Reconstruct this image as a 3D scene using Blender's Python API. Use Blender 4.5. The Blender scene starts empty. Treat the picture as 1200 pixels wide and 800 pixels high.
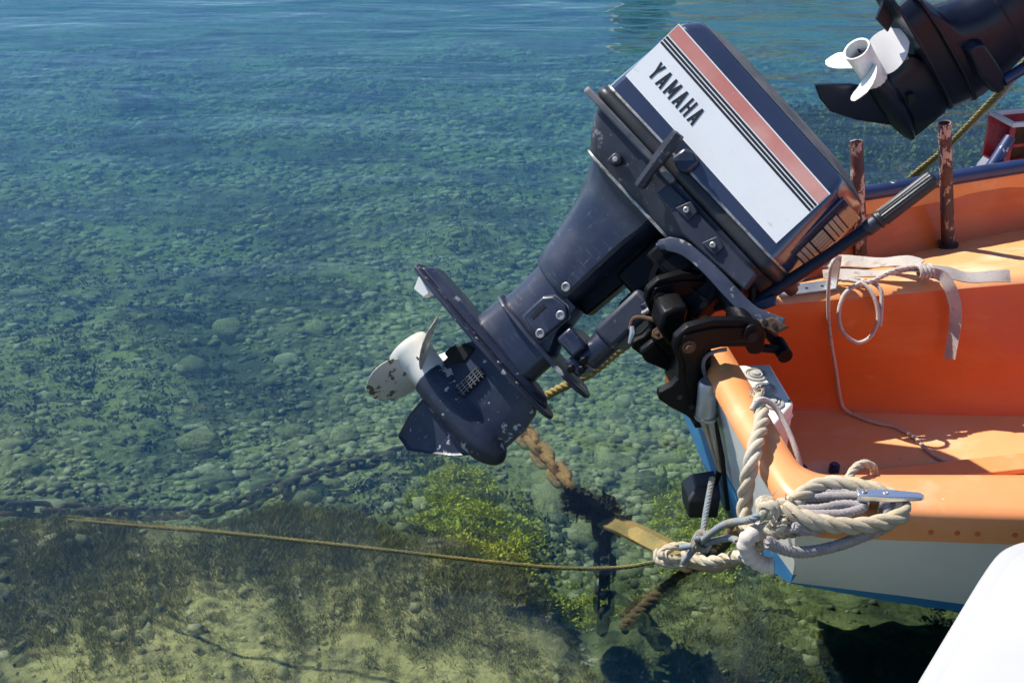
import bpy, bmesh, math, random
import numpy as np
from mathutils import Vector, Matrix, Euler, noise

random.seed(7)
rng = np.random.default_rng(11)
R_ = math.radians
sc = bpy.context.scene
C = sc.collection

# ------------------------------------------------------------------ camera
cam_d = bpy.data.cameras.new("camera")
cam = bpy.data.objects.new("camera", cam_d)
C.objects.link(cam)
cam.location = (0, 0, 1.65)
cam.rotation_euler = (R_(62), 0, 0)
cam_d.lens = 45
cam_d.sensor_width = 36
cam_d.clip_start = 0.05
cam_d.clip_end = 900
sc.camera = cam

# ------------------------------------------------------------------ light
SUN = Vector((-0.52, 0.34, 0.79)).normalized()
wd = bpy.data.worlds.new("World")
sc.world = wd
wd.use_nodes = True
nt = wd.node_tree
bg = nt.nodes["Background"]
sky = nt.nodes.new("ShaderNodeTexSky")
sky.sky_type = 'NISHITA'
sky.sun_disc = False
sky.sun_elevation = math.asin(SUN.z)
sky.sun_rotation = math.atan2(SUN.x, SUN.y)
sky.air_density = 0.8
sky.dust_density = 0.0
sky.ozone_density = 5.0
nt.links.new(sky.outputs[0], bg.inputs[0])
bg.inputs[1].default_value = 0.125
sun_d = bpy.data.lights.new("sun", 'SUN')
sun_d.energy = 5.0
sun_d.angle = R_(0.53)
sun_d.color = (1.0, 0.955, 0.88)
sun = bpy.data.objects.new("sun", sun_d)
C.objects.link(sun)
sun.location = SUN * 30
sun.rotation_euler = SUN.to_track_quat('Z', 'Y').to_euler()

sc.view_settings.view_transform = 'Standard'
sc.view_settings.look = 'None'
sc.view_settings.gamma = 1
sc.view_settings.exposure = 0.5
sc.view_settings.use_curve_mapping = False
sc.render.engine = 'CYCLES'
cy = sc.cycles
cy.use_denoising = True
cy.use_adaptive_sampling = True
cy.adaptive_threshold = 0.02
cy.use_light_tree = False
cy.max_bounces = 5
cy.diffuse_bounces = 3
cy.glossy_bounces = 3
cy.transparent_max_bounces = 8
cy.volume_bounces = 0
cy.caustics_reflective = False
cy.caustics_refractive = False

# ------------------------------------------------------------------ helpers
def tag(o, label=None, cat=None, group=None, kind=None):
    if label: o["label"] = label
    if cat: o["category"] = cat
    if group: o["group"] = group
    if kind: o["kind"] = kind
    return o

def empty(name, M=None):
    o = bpy.data.objects.new(name, None)
    o.empty_display_size = 0.1
    C.objects.link(o)
    if M is not None:
        o.matrix_world = M
    return o

def link_mesh(name, me, parent=None):
    o = bpy.data.objects.new(name, me)
    C.objects.link(o)
    if parent is not None:
        o.parent = parent
    return o

def mesh(name, V, F, mat, parent=None, smooth=35, bevel=0, seg=2, M=None, fix=True, subsurf=0):
    me = bpy.data.meshes.new(name)
    if M is not None:
        V = [tuple(M @ Vector(v)) for v in V]
    me.from_pydata([tuple(v) for v in V], [], [tuple(f) for f in F])
    me.update()
    if fix:
        bm = bmesh.new(); bm.from_mesh(me)
        bmesh.ops.recalc_face_normals(bm, faces=bm.faces)
        bm.to_mesh(me); bm.free()
    if mat is not None:
        me.materials.append(mat)
    if smooth:
        me.polygons.foreach_set("use_smooth", [True] * len(me.polygons))
        if smooth < 180:
            me.set_sharp_from_angle(angle=R_(smooth))
    o = link_mesh(name, me, parent)
    if bevel:
        b = o.modifiers.new("bevel", 'BEVEL')
        b.width = bevel; b.segments = seg; b.limit_method = 'ANGLE'; b.angle_limit = R_(30)
        b.harden_normals = False
    if subsurf:
        s = o.modifiers.new("sub", 'SUBSURF'); s.levels = subsurf; s.render_levels = subsurf
    return o

def join(*vf):
    V, F = [], []
    for v, f in vf:
        n = len(V)
        V += [tuple(p) for p in v]
        F += [tuple(i + n for i in q) for q in f]
    return V, F

def loft(rings, closed=True, cap=True):
    n = len(rings[0]); V = [tuple(p) for r in rings for p in r]; F = []
    for i in range(len(rings) - 1):
        for j in range(n if closed else n - 1):
            k = (j + 1) % n
            F.append((i*n+j, i*n+k, (i+1)*n+k, (i+1)*n+j))
    if cap and closed:
        F.append(tuple(range(n))[::-1])
        F.append(tuple((len(rings)-1)*n + j for j in range(n)))
    return V, F

def box(x0, x1, y0, y1, z0, z1):
    V = [(x0,y0,z0),(x1,y0,z0),(x1,y1,z0),(x0,y1,z0),(x0,y0,z1),(x1,y0,z1),(x1,y1,z1),(x0,y1,z1)]
    F = [(0,3,2,1),(4,5,6,7),(0,1,5,4),(1,2,6,5),(2,3,7,6),(3,0,4,7)]
    return V, F

def prism(outline, y0, y1):
    """outline in (x, z), extruded along y"""
    return loft([[(x, y0, z) for x, z in outline], [(x, y1, z) for x, z in outline]])

def plate(outline, z0, z1):
    """outline in (x, y), extruded along z"""
    return loft([[(x, y, z0) for x, y in outline], [(x, y, z1) for x, y in outline]])

def catmull(P, n=8, closed=False):
    P = [Vector(p) for p in P]
    out = []
    m = len(P)
    for i in range(m if closed else m - 1):
        if closed:
            a, b, c, d = P[(i-1) % m], P[i], P[(i+1) % m], P[(i+2) % m]
        else:
            a, b, c, d = P[max(i-1, 0)], P[i], P[i+1], P[min(i+2, m-1)]
        for k in range(n):
            t = k / n
            out.append(0.5*((2*b) + (c-a)*t + (2*a-5*b+4*c-d)*t*t + (3*b-a-3*c+d)*t**3))
    if not closed:
        out.append(P[-1])
    return out

def resample(P, step):
    P = [Vector(p) for p in P]
    L = [0.0]
    for a, b in zip(P, P[1:]):
        L.append(L[-1] + (b-a).length)
    n = max(2, int(L[-1]/step))
    out, j = [], 0
    for i in range(n+1):
        s = L[-1]*i/n
        while j < len(L)-2 and L[j+1] < s:
            j += 1
        d = L[j+1]-L[j]
        out.append(P[j].lerp(P[j+1], (s-L[j])/d if d > 1e-9 else 0))
    return out

def frames(P):
    T = []
    for i in range(len(P)):
        a, b = P[max(i-1, 0)], P[min(i+1, len(P)-1)]
        T.append((b-a).normalized())
    up = Vector((0, 0, 1)) if abs(T[0].z) < 0.9 else Vector((1, 0, 0))
    N = [(up - T[0]*up.dot(T[0])).normalized()]
    for i in range(1, len(P)):
        v = N[-1] - T[i]*N[-1].dot(T[i])
        N.append(v.normalized())
    return T, N, [t.cross(n) for t, n in zip(T, N)]

def tube(P, r, n=10, cap=True):
    P = [Vector(p) for p in P]
    T, N, B = frames(P)
    rings = []
    for i, p in enumerate(P):
        ri = r[i] if isinstance(r, (list, tuple)) else r
        rings.append([p + (N[i]*math.cos(2*math.pi*k/n) + B[i]*math.sin(2*math.pi*k/n))*ri for k in range(n)])
    return loft(rings, True, cap)

def ribbon(P, w, t, up=None, twist=None):
    """flat strap along P: half width w, half thickness t"""
    P = [Vector(p) for p in P]
    T, N, B = frames(P)
    rings = []
    for i, p in enumerate(P):
        n, b = N[i], B[i]
        if up is not None:
            u = Vector(up[i] if isinstance(up, list) else up)
            n = (u - T[i]*u.dot(T[i])).normalized(); b = T[i].cross(n)
        if twist is not None:
            a = twist[i]
            n, b = n*math.cos(a)+b*math.sin(a), b*math.cos(a)-n*math.sin(a)
        wi = w[i] if isinstance(w, (list, tuple)) else w
        rings.append([p+b*wi+n*t, p+n*t*1.4, p-b*wi+n*t, p-b*wi-n*t, p-n*t*0.6, p+b*wi-n*t])
    return loft(rings)

def rope(P, Rr, strands=3, pitch=None, step=None, sides=7, smooth_n=10, phase=0.0):
    """laid rope: strands wound about the path"""
    P = resample(catmull(P, smooth_n), step or Rr*0.45)
    T, N, B = frames(P)
    pitch = pitch or Rr*6.5
    L = 0; S = []
    for i in range(len(P)):
        if i: L += (P[i]-P[i-1]).length
        S.append(L)
    parts = []
    rs = Rr*(0.53 if strands == 3 else 0.45); off = Rr*0.5
    for s in range(strands):
        Q = []
        for i, p in enumerate(P):
            a = phase + 2*math.pi*(S[i]/pitch + s/strands)
            Q.append(p + (N[i]*math.cos(a) + B[i]*math.sin(a))*off)
        parts.append(tube(Q, rs, sides))
    return join(*parts)

def cyl(p, q, r, n=14, r2=None):
    p, q = Vector(p), Vector(q)
    return tube([p, q], [r, r if r2 is None else r2], n)

def lathe(profile, n=24, cap=False):
    """profile (s, r) along +x axis"""
    rings = [[(s, r*math.cos(2*math.pi*k/n), r*math.sin(2*math.pi*k/n)) for k in range(n)] for s, r in profile]
    return loft(rings, True, cap)

def xf(vf, M):
    return [tuple(M @ Vector(v)) for v in vf[0]], vf[1]

def T3(x, y, z): return Matrix.Translation((x, y, z))
def RX(a): return Matrix.Rotation(a, 4, 'X')
def RY(a): return Matrix.Rotation(a, 4, 'Y')
def RZ(a): return Matrix.Rotation(a, 4, 'Z')

# ------------------------------------------------------------------ materials
def mk(name, col, rough=0.5, metal=0.0, coat=0.0, var=None, wear=(), bump=None, spec=0.5, rvar=0.0, sss=0.0):
    """var=(scale, col2, lo, hi); wear=[(col, scale, lo, hi, (sx,sy,sz))]; bump=(scale, strength, distance)"""
    m = bpy.data.materials.new(name)
    m.use_nodes = True
    t = m.node_tree; N = t.nodes; Lk = t.links
    b = N["Principled BSDF"]
    tc = N.new("ShaderNodeTexCoord")
    b.inputs["Roughness"].default_value = rough
    b.inputs["Metallic"].default_value = metal
    b.inputs["Coat Weight"].default_value = coat
    b.inputs["Coat Roughness"].default_value = 0.12
    b.inputs["Specular IOR Level"].default_value = spec
    def noise_node(scale, stretch=(1, 1, 1), detail=6, rough_=0.6):
        mp = N.new("ShaderNodeMapping"); mp.inputs["Scale"].default_value = stretch
        Lk.new(tc.outputs["Object"], mp.inputs["Vector"])
        nn = N.new("ShaderNodeTexNoise"); nn.inputs["Scale"].default_value = scale
        nn.inputs["Detail"].default_value = detail; nn.inputs["Roughness"].default_value = rough_
        Lk.new(mp.outputs[0], nn.inputs["Vector"])
        return nn.outputs["Fac"]
    def ramp(src, lo, hi):
        mr = N.new("ShaderNodeMapRange"); mr.clamp = True
        mr.inputs["From Min"].default_value = lo; mr.inputs["From Max"].default_value = hi
        Lk.new(src, mr.inputs["Value"])
        return mr.outputs[0]
    def mix(fac, a, c):
        mx = N.new("ShaderNodeMix"); mx.data_type = 'RGBA'
        Lk.new(fac, mx.inputs[0])
        if isinstance(a, tuple): mx.inputs[6].default_value = (*a, 1)
        else: Lk.new(a, mx.inputs[6])
        if isinstance(c, tuple): mx.inputs[7].default_value = (*c, 1)
        else: Lk.new(c, mx.inputs[7])
        return mx.outputs[2]
    cur = col
    if var:
        for v in (var if isinstance(var, list) else [var]):
            cur = mix(ramp(noise_node(v[0], v[4] if len(v) > 4 else (1, 1, 1)), v[2], v[3]), cur, v[1])
    wf = None
    for w in wear:
        f = ramp(noise_node(w[1], w[4] if len(w) > 4 else (1, 1, 1), 8, 0.65), w[2], w[3])
        cur = mix(f, cur, w[0])
        wf = f
    if isinstance(cur, tuple): b.inputs["Base Color"].default_value = (*cur, 1)
    else: Lk.new(cur, b.inputs["Base Color"])
    if rvar:
        mr = N.new("ShaderNodeMapRange")
        mr.inputs["To Min"].default_value = rough - rvar; mr.inputs["To Max"].default_value = rough + rvar
        mr.inputs["From Min"].default_value = 0.3; mr.inputs["From Max"].default_value = 0.7
        Lk.new(noise_node(9), mr.inputs["Value"]); Lk.new(mr.outputs[0], b.inputs["Roughness"])
    if bump:
        bp = N.new("ShaderNodeBump"); bp.inputs["Strength"].default_value = bump[1]
        bp.inputs["Distance"].default_value = bump[2]
        Lk.new(noise_node(bump[0], bump[3] if len(bump) > 3 else (1, 1, 1)), bp.inputs["Height"])
        Lk.new(bp.outputs[0], b.inputs["Normal"])
    return m

NAVY = (0.012, 0.017, 0.038)
M_navy = mk("navy_paint", NAVY, 0.40, coat=0.12, var=[(6, (0.024, 0.032, 0.062), 0.35, 0.7), (18, (0.035, 0.042, 0.07), 0.5, 0.75)],
            wear=[((0.2, 0.2, 0.22), 70, 0.668, 0.70), ((0.085, 0.093, 0.12), 24, 0.60, 0.70, (1, 1, 9)), ((0.2, 0.2, 0.21), 30, 0.665, 0.69, (9, 1, 1)), ((0.3, 0.3, 0.3), 14, 0.675, 0.69)], rvar=0.1,
            bump=(60, 0.08, 0.002))
M_cowl = mk("cowl_paint", (0.026, 0.034, 0.068), 0.22, coat=1.0, var=(5, (0.036, 0.045, 0.082), 0.35, 0.75),
            wear=[((0.22, 0.22, 0.24), 40, 0.70, 0.74, (1, 1, 5))], rvar=0.06)
M_navyworn = mk("navy_paint_worn", (0.013, 0.016, 0.03), 0.5, var=(9, (0.04, 0.045, 0.065), 0.4, 0.75),
            wear=[((0.24, 0.24, 0.26), 30, 0.60, 0.68), ((0.3, 0.3, 0.3), 120, 0.66, 0.72)], bump=(80, 0.15, 0.002))
M_chip = mk("navy_paint_chipped", NAVY, 0.42, var=[(7, (0.026, 0.033, 0.06), 0.35, 0.7), (20, (0.04, 0.045, 0.07), 0.5, 0.75)],
            wear=[((0.48, 0.46, 0.42), 26, 0.61, 0.63), ((0.3, 0.3, 0.3), 90, 0.66, 0.69), ((0.25, 0.25, 0.26), 30, 0.67, 0.70, (8, 1, 1))], bump=(60, 0.12, 0.002))
M_greyrim = mk("worn_grey_rim", (0.16, 0.16, 0.17), 0.6, var=(20, (0.08, 0.08, 0.09), 0.4, 0.7), bump=(90, 0.2, 0.002))
M_topworn = mk("sun_worn_cowl_top", (0.17, 0.165, 0.16), 0.5, var=(16, (0.07, 0.072, 0.08), 0.4, 0.65), wear=[((0.2, 0.1, 0.05), 30, 0.66, 0.7)])
M_bar = mk("worn_grey_blue_paint", (0.030, 0.036, 0.062), 0.42, var=(12, (0.06, 0.068, 0.10), 0.4, 0.7), wear=[((0.33, 0.32, 0.31), 40, 0.60, 0.66)])
M_rubber = mk("black_rubber", (0.018, 0.018, 0.02), 0.45, var=(14, (0.04, 0.04, 0.045), 0.4, 0.8))
M_black = mk("black_paint", (0.0035, 0.0035, 0.0045), 0.42, spec=0.16, var=(10, (0.007, 0.007, 0.008), 0.4, 0.8),
             wear=[((0.2, 0.19, 0.18), 60, 0.70, 0.72)], bump=(50, 0.3, 0.004))
M_gap = mk("dark_recess", (0.004, 0.004, 0.005), 0.8)
M_glossblack = mk("gloss_blue_black", (0.008, 0.012, 0.026), 0.34, spec=0.25, var=(4, (0.013, 0.018, 0.036), 0.4, 0.8), rvar=0.06)
M_white = mk("white_decal", (0.82, 0.82, 0.8), 0.35, coat=0.2, var=(12, (0.76, 0.76, 0.75), 0.5, 0.8), wear=[((0.3, 0.3, 0.32), 34, 0.735, 0.75), ((0.66, 0.65, 0.63), 20, 0.66, 0.72, (1, 1, 5))])
M_red = mk("red_decal", (0.56, 0.20, 0.16), 0.3, coat=0.2, var=[(5, (0.66, 0.32, 0.26), 0.4, 0.7), (3, (0.7, 0.42, 0.36), 0.5, 0.7)], wear=[((0.25, 0.1, 0.08), 30, 0.72, 0.735), ((0.72, 0.6, 0.56), 90, 0.68, 0.71)])
M_ink = mk("black_print", (0.02, 0.02, 0.024), 0.4, wear=[((0.6, 0.6, 0.6), 120, 0.74, 0.78)])
M_prop = mk("propeller_paint", (0.86, 0.82, 0.72), 0.45, var=(15, (0.72, 0.68, 0.6), 0.45, 0.75))
M_blade = mk("chipped_blade_paint", (0.58, 0.55, 0.49), 0.5, var=(20, (0.5, 0.47, 0.42), 0.4, 0.7),
             wear=[((0.10, 0.075, 0.055), 34, 0.565, 0.59)], bump=(70, 0.1, 0.002))
M_propw = mk("white_propeller_paint", (0.80, 0.79, 0.76), 0.4)
M_steel = mk("stainless", (0.42, 0.41, 0.39), 0.5, metal=0.75, var=(60, (0.16, 0.13, 0.10), 0.45, 0.65))
M_galv = mk("galvanised", (0.45, 0.46, 0.47), 0.45, metal=0.8, var=(20, (0.32, 0.33, 0.34), 0.4, 0.7))
M_alu = mk("polished_aluminium", (0.72, 0.73, 0.75), 0.25, metal=0.9, var=(12, (0.6, 0.6, 0.62), 0.5, 0.8))
M_rust = mk("rusty_steel", (0.12, 0.055, 0.025), 0.8, var=(25, (0.05, 0.03, 0.02), 0.4, 0.7), bump=(60, 0.4, 0.004))
M_vent = mk("vent_slats", (0.42, 0.33, 0.24), 0.4)  # gold tint puts the orange boat's reflected light into the slat colour

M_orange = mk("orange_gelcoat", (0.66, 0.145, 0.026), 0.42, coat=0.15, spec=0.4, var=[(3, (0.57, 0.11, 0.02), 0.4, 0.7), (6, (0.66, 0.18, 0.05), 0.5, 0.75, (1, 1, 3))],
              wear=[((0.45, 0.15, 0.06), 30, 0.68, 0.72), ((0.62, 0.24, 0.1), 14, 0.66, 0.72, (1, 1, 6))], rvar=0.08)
M_orangelitfade = mk("sunlit_faded_orange_gelcoat", (0.82, 0.34, 0.125), 0.5, spec=0.45,
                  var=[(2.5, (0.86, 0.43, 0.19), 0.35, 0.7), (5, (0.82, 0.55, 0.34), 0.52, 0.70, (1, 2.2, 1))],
                  wear=[((0.45, 0.12, 0.04), 35, 0.69, 0.72), ((0.85, 0.62, 0.42), 40, 0.64, 0.70, (1, 4, 1))], bump=(120, 0.06, 0.002), rvar=0.08)  # faded orange, with the paleness of sunlit faces put into the colour
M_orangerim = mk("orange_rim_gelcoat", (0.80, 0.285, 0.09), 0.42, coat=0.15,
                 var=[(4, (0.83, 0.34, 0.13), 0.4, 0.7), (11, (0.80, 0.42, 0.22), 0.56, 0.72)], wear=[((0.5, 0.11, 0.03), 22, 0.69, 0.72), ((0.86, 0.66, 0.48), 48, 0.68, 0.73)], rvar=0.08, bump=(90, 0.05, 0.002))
M_hullwhite = mk("white_gelcoat", (0.86, 0.86, 0.84), 0.3, coat=0.3, var=(3, (0.74, 0.74, 0.71), 0.4, 0.75),
                 wear=[((0.55, 0.53, 0.48), 18, 0.70, 0.76, (1, 1, 3))])
M_wboat = mk("chalky_white_gelcoat", (0.46, 0.455, 0.44), 0.45, var=[(1.5, (0.41, 0.405, 0.39), 0.4, 0.7)], wear=[((0.5, 0.47, 0.42), 16, 0.69, 0.74, (1, 1, 3)), ((0.35, 0.33, 0.3), 60, 0.72, 0.74)])
M_boot = mk("blue_bottom_paint", (0.02, 0.17, 0.42), 0.5, var=(5, (0.05, 0.25, 0.48), 0.4, 0.75),
            wear=[((0.55, 0.65, 0.72), 12, 0.66, 0.70, (1, 1, 2.5))], bump=(30, 0.1, 0.003))
M_bluepipe = mk("blue_pipe_paint", (0.02, 0.035, 0.10), 0.4, var=(12, (0.03, 0.05, 0.14), 0.4, 0.7),
                wear=[((0.6, 0.58, 0.55), 22, 0.66, 0.68)])
M_post = mk("flaking_post_paint", (0.035, 0.02, 0.03), 0.55, var=(14, (0.12, 0.035, 0.025), 0.45, 0.6),
            wear=[((0.48, 0.33, 0.28), 22, 0.535, 0.55, (1.6, 1.6, 0.8)), ((0.05, 0.02, 0.02), 60, 0.56, 0.6)], bump=(30, 0.4, 0.003))
M_boxw = mk("cream_plastic", (0.78, 0.75, 0.66), 0.45, var=(6, (0.72, 0.68, 0.58), 0.4, 0.75))
M_grommet = mk("grey_grommet", (0.40, 0.39, 0.35), 0.7)
M_rope = mk("weathered_rope", (0.52, 0.42, 0.27), 0.9, var=[(60, (0.38, 0.32, 0.23), 0.35, 0.7), (9, (0.56, 0.5, 0.4), 0.4, 0.7)],
            bump=(260, 0.6, 0.002))
M_ropegrey = mk("grey_braided_rope", (0.36, 0.32, 0.30), 0.9, var=(80, (0.26, 0.23, 0.23), 0.4, 0.7), bump=(320, 0.7, 0.0015))
M_cord = mk("speckled_cord", (0.55, 0.48, 0.42), 0.85, var=(260, (0.3, 0.22, 0.17), 0.55, 0.65), bump=(400, 0.5, 0.001))
M_haw = mk("white_hawser", (0.66, 0.58, 0.50), 0.85, var=(20, (0.55, 0.47, 0.4), 0.4, 0.7), bump=(250, 0.5, 0.002))
M_blueline = mk("blue_grey_line", (0.20, 0.235, 0.26), 0.9, var=[(40, (0.30, 0.30, 0.28), 0.45, 0.7), (12, (0.25, 0.2, 0.13), 0.5, 0.7)], bump=(300, 0.6, 0.001))
M_strap = mk("dirty_webbing", (0.56, 0.50, 0.44), 0.9, var=[(14, (0.42, 0.37, 0.33), 0.4, 0.7), (40, (0.34, 0.28, 0.22), 0.56, 0.7)], bump=(420, 0.9, 0.002, (1, 3, 1)))
M_slimerope = mk("algae_coated_rope", (0.30, 0.21, 0.06), 0.8, var=(16, (0.17, 0.15, 0.05), 0.4, 0.65), bump=(90, 0.7, 0.004))
M_slimegreen = mk("green_slimed_line", (0.24, 0.20, 0.06), 0.8, var=(9, (0.13, 0.14, 0.05), 0.4, 0.65), bump=(90, 0.6, 0.003))
M_brownrope = mk("overgrown_rope", (0.17, 0.12, 0.045), 0.9, var=(14, (0.07, 0.05, 0.025), 0.4, 0.65), bump=(70, 0.8, 0.006))
M_chainrust = mk("rusted_chain", (0.36, 0.23, 0.07), 0.85, var=(22, (0.15, 0.09, 0.035), 0.4, 0.65), bump=(60, 0.9, 0.008))
M_chainshade = mk("shadowed_chain", (0.035, 0.028, 0.02), 0.85, var=(18, (0.14, 0.07, 0.035), 0.5, 0.7), bump=(50, 0.8, 0.006))  # chain colour darkened to the tone of the motor's shadow
M_chainbrown = mk("brown_rusted_chain", (0.07, 0.04, 0.022), 0.85, var=(18, (0.16, 0.075, 0.035), 0.5, 0.68), bump=(60, 0.8, 0.006))
M_stone = mk("algae_stone", (0.33, 0.32, 0.14), 0.9, var=[(3.1, (0.42, 0.40, 0.18), 0.45, 0.65), (9, (0.14, 0.15, 0.06), 0.42, 0.66)],
             bump=(25, 0.5, 0.01))
M_gravel = mk("seabed_gravel", (0.32, 0.32, 0.14), 0.9, var=[(2.3, (0.42, 0.40, 0.18), 0.45, 0.6), (1.4, (0.13, 0.14, 0.06), 0.46, 0.58)],
              bump=(40, 0.5, 0.01))
M_tubegrey = mk("grey_inflatable_fabric", (0.16, 0.165, 0.20), 0.6, var=(6, (0.2, 0.2, 0.23), 0.4, 0.7))
M_crate = mk("red_plastic", (0.45, 0.03, 0.04), 0.45, var=(10, (0.6, 0.2, 0.2), 0.55, 0.8))
M_cratew = mk("faded_white_plastic", (0.75, 0.66, 0.64), 0.5)

def island_tint(m, col, lo, hi, per_object=False):
    """mix each stone towards another stone colour by its own random number"""
    t_ = m.node_tree; b_ = t_.nodes["Principled BSDF"]
    src = b_.inputs["Base Color"].links[0].from_socket
    if per_object:
        g_ = t_.nodes.new("ShaderNodeObjectInfo"); rnd = g_.outputs["Random"]
    else:
        g_ = t_.nodes.new("ShaderNodeNewGeometry"); rnd = g_.outputs["Random Per Island"]
    mr_ = t_.nodes.new("ShaderNodeMapRange"); mr_.inputs["From Min"].default_value = lo; mr_.inputs["From Max"].default_value = hi
    t_.links.new(rnd, mr_.inputs["Value"])
    mx_ = t_.nodes.new("ShaderNodeMix"); mx_.data_type = 'RGBA'
    t_.links.new(mr_.outputs[0], mx_.inputs[0]); t_.links.new(src, mx_.inputs[6]); mx_.inputs[7].default_value = (*col, 1)
    t_.links.new(mx_.outputs[2], b_.inputs["Base Color"])
island_tint(M_gravel, (0.46, 0.42, 0.26), 0.70, 1.05)
island_tint(M_gravel, (0.05, 0.06, 0.03), 0.45, 0.0)
island_tint(M_stone, (0.50, 0.46, 0.30), 0.72, 1.1, True)
island_tint(M_stone, (0.07, 0.08, 0.04), 0.40, 0.0, True)

# ------------------------------------------------------------------ the seabed
LX = [-9, -2.6, -1.24, -0.96, -0.44, 0.0, 0.12, 0.26, 0.45, 0.7, 9]
LY = [2.3, 2.58, 2.70, 2.80, 2.86, 2.64, 2.42, 2.05, 1.78, 1.6, 1.6]
def sstep(t):
    t = np.clip(t, 0, 1); return t*t*(3-2*t)
def fbm(x, y, s, o=4, seed=0.0):
    return noise.fractal(Vector((x*s, y*s, seed)), 0.9, 2.0, o)
def bed(x, y):
    yb = float(np.interp(x, LX, LY)) + 0.08*noise.noise(Vector((x*4, y*4, 3)))
    t = float(sstep((yb - y + 0.16)/0.34))
    deep = -0.56 - 0.085*max(0, y-3) - 0.0005*max(0, y-6)**2
    deep += 0.10*fbm(x, y, 0.8, 3, 1) + 0.035*fbm(x, y, 3.0, 4, 2)
    led = -0.27 - 0.03*(x+1) + 0.03*fbm(x, y, 2.2, 3, 5) + 0.015*fbm(x, y, 9, 4, 6)
    m = math.exp(-(((x-0.52)/0.30)**2 + ((y-2.36)/0.20)**2))
    deep += 0.20*m + 0.05*fbm(x, y, 6.0, 3, 8)*min(1, 2*m)
    mg = math.exp(-(((x-1.85)/1.0)**4 + ((y-5.3)/1.0)**4))
    deep = deep*(1-mg) + (-0.24 + 0.07*fbm(x, y, 2.5, 3, 12))*mg
    return max(-4.5, deep*(1-t) + led*t)

xs = np.concatenate([np.linspace(-60, -4, 15), np.linspace(-3.7, 3.7, 230), np.linspace(4, 60, 15)])
ys = np.concatenate([np.linspace(-8, 1.2, 8), np.linspace(1.3, 4.6, 190), np.linspace(4.65, 11, 110), np.linspace(12, 120, 20)])
V = [(x, y, bed(x, y)) for y in ys for x in xs]
nx = len(xs)
F = [(j*nx+i, j*nx+i+1, (j+1)*nx+i+1, (j+1)*nx+i) for j in range(len(ys)-1) for i in range(nx-1)]
M_bed = mk("seabed_rock", (0.42, 0.385, 0.14), 0.95,
           var=[(7, (0.44, 0.38, 0.19), 0.5, 0.72), (1.4, (0.075, 0.085, 0.04), 0.46, 0.58),
                (22, (0.09, 0.09, 0.035), 0.48, 0.66), (70, (0.5, 0.45, 0.27), 0.62, 0.8)],
           bump=(30, 0.9, 0.02))
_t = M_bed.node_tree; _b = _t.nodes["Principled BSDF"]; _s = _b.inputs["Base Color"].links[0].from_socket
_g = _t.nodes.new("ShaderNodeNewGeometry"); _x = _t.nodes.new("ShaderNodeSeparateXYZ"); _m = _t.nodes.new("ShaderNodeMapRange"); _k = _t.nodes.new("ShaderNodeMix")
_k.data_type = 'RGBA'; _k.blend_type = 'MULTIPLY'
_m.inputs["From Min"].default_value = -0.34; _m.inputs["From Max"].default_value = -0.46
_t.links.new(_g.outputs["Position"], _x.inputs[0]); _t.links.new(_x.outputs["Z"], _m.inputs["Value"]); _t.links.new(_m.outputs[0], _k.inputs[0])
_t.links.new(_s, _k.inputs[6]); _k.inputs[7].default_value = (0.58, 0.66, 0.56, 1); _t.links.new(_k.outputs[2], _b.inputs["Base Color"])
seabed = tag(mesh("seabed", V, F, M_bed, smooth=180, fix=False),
             "greenish stony seabed seen through clear water", "seabed", kind="structure")

# stones lying on the bottom
def stone_mesh(seed, sub=2):
    bm = bmesh.new()
    bmesh.ops.create_icosphere(bm, subdivisions=sub, radius=1)
    for v in bm.verts:
        d = 1 + 0.42*noise.noise(v.co*1.3 + Vector((seed*7.3, 0, 0))) + 0.12*noise.noise(v.co*2.7 + Vector((0, seed*3.1, 0)))
        v.co = Vector((v.co.x*d*1.15, v.co.y*d*0.9, v.co.z*d*0.62))
    me = bpy.data.meshes.new("stone")
    bm.to_mesh(me); bm.free()
    me.materials.append(M_stone)
    me.polygons.foreach_set("use_smooth", [True]*len(me.polygons))
    return me
stone_meshes = [stone_mesh(k) for k in range(9)]

def ledge_t(x, y):
    return float(sstep((float(np.interp(x, LX, LY)) - y + 0.16)/0.34))
n_st = 0
tries = 0
while n_st < 280 and tries < 6000:
    tries += 1
    y = 2.2 + 2.9*random.random()**1.3
    x = (random.random()*2-1)*(0.45*y+0.25)
    if ledge_t(x, y) > 0.4 or (x > 0.1 and y < 2.75):
        continue
    if noise.noise(Vector((x*0.95, y*1.15, 9))) < -0.12 and random.random() < 0.8:
        continue
    s = random.choice([0.012, 0.014, 0.016, 0.018, 0.02, 0.022, 0.025, 0.03, 0.038, 0.055]) * (0.8+0.5*random.random())
    o = link_mesh("stone", random.choice(stone_meshes), seabed)
    o.location = (x, y, bed(x, y) + s*0.05)
    o.rotation_euler = (random.uniform(-.3, .3), random.uniform(-.3, .3), random.uniform(0, 6.28))
    o.scale = (s*random.uniform(.8, 1.3), s, s)
    n_st += 1

def scatter_join(name, base_meshes, pts, mat):
    Vs, Fs, off = [], [], 0
    data = []
    for me in base_meshes:
        v = np.empty(len(me.vertices)*3); me.vertices.foreach_get("co", v)
        f = np.empty(len(me.polygons)*3, dtype=int); me.polygons.foreach_get("vertices", f)
        data.append((v.reshape(-1, 3), f.reshape(-1, 3)))
    for (x, y, z, s, a) in pts:
        v, f = data[random.randrange(len(data))]
        c, si = math.cos(a), math.sin(a)
        sx = s*random.uniform(.7, 1.4)
        q = np.stack([x + (v[:, 0]*c - v[:, 1]*si)*sx, y + (v[:, 0]*si + v[:, 1]*c)*s, z + v[:, 2]*s], 1)
        Vs.append(q); Fs.append(f+off); off += len(v)
    return np.concatenate(Vs), np.concatenate(Fs)

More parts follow.
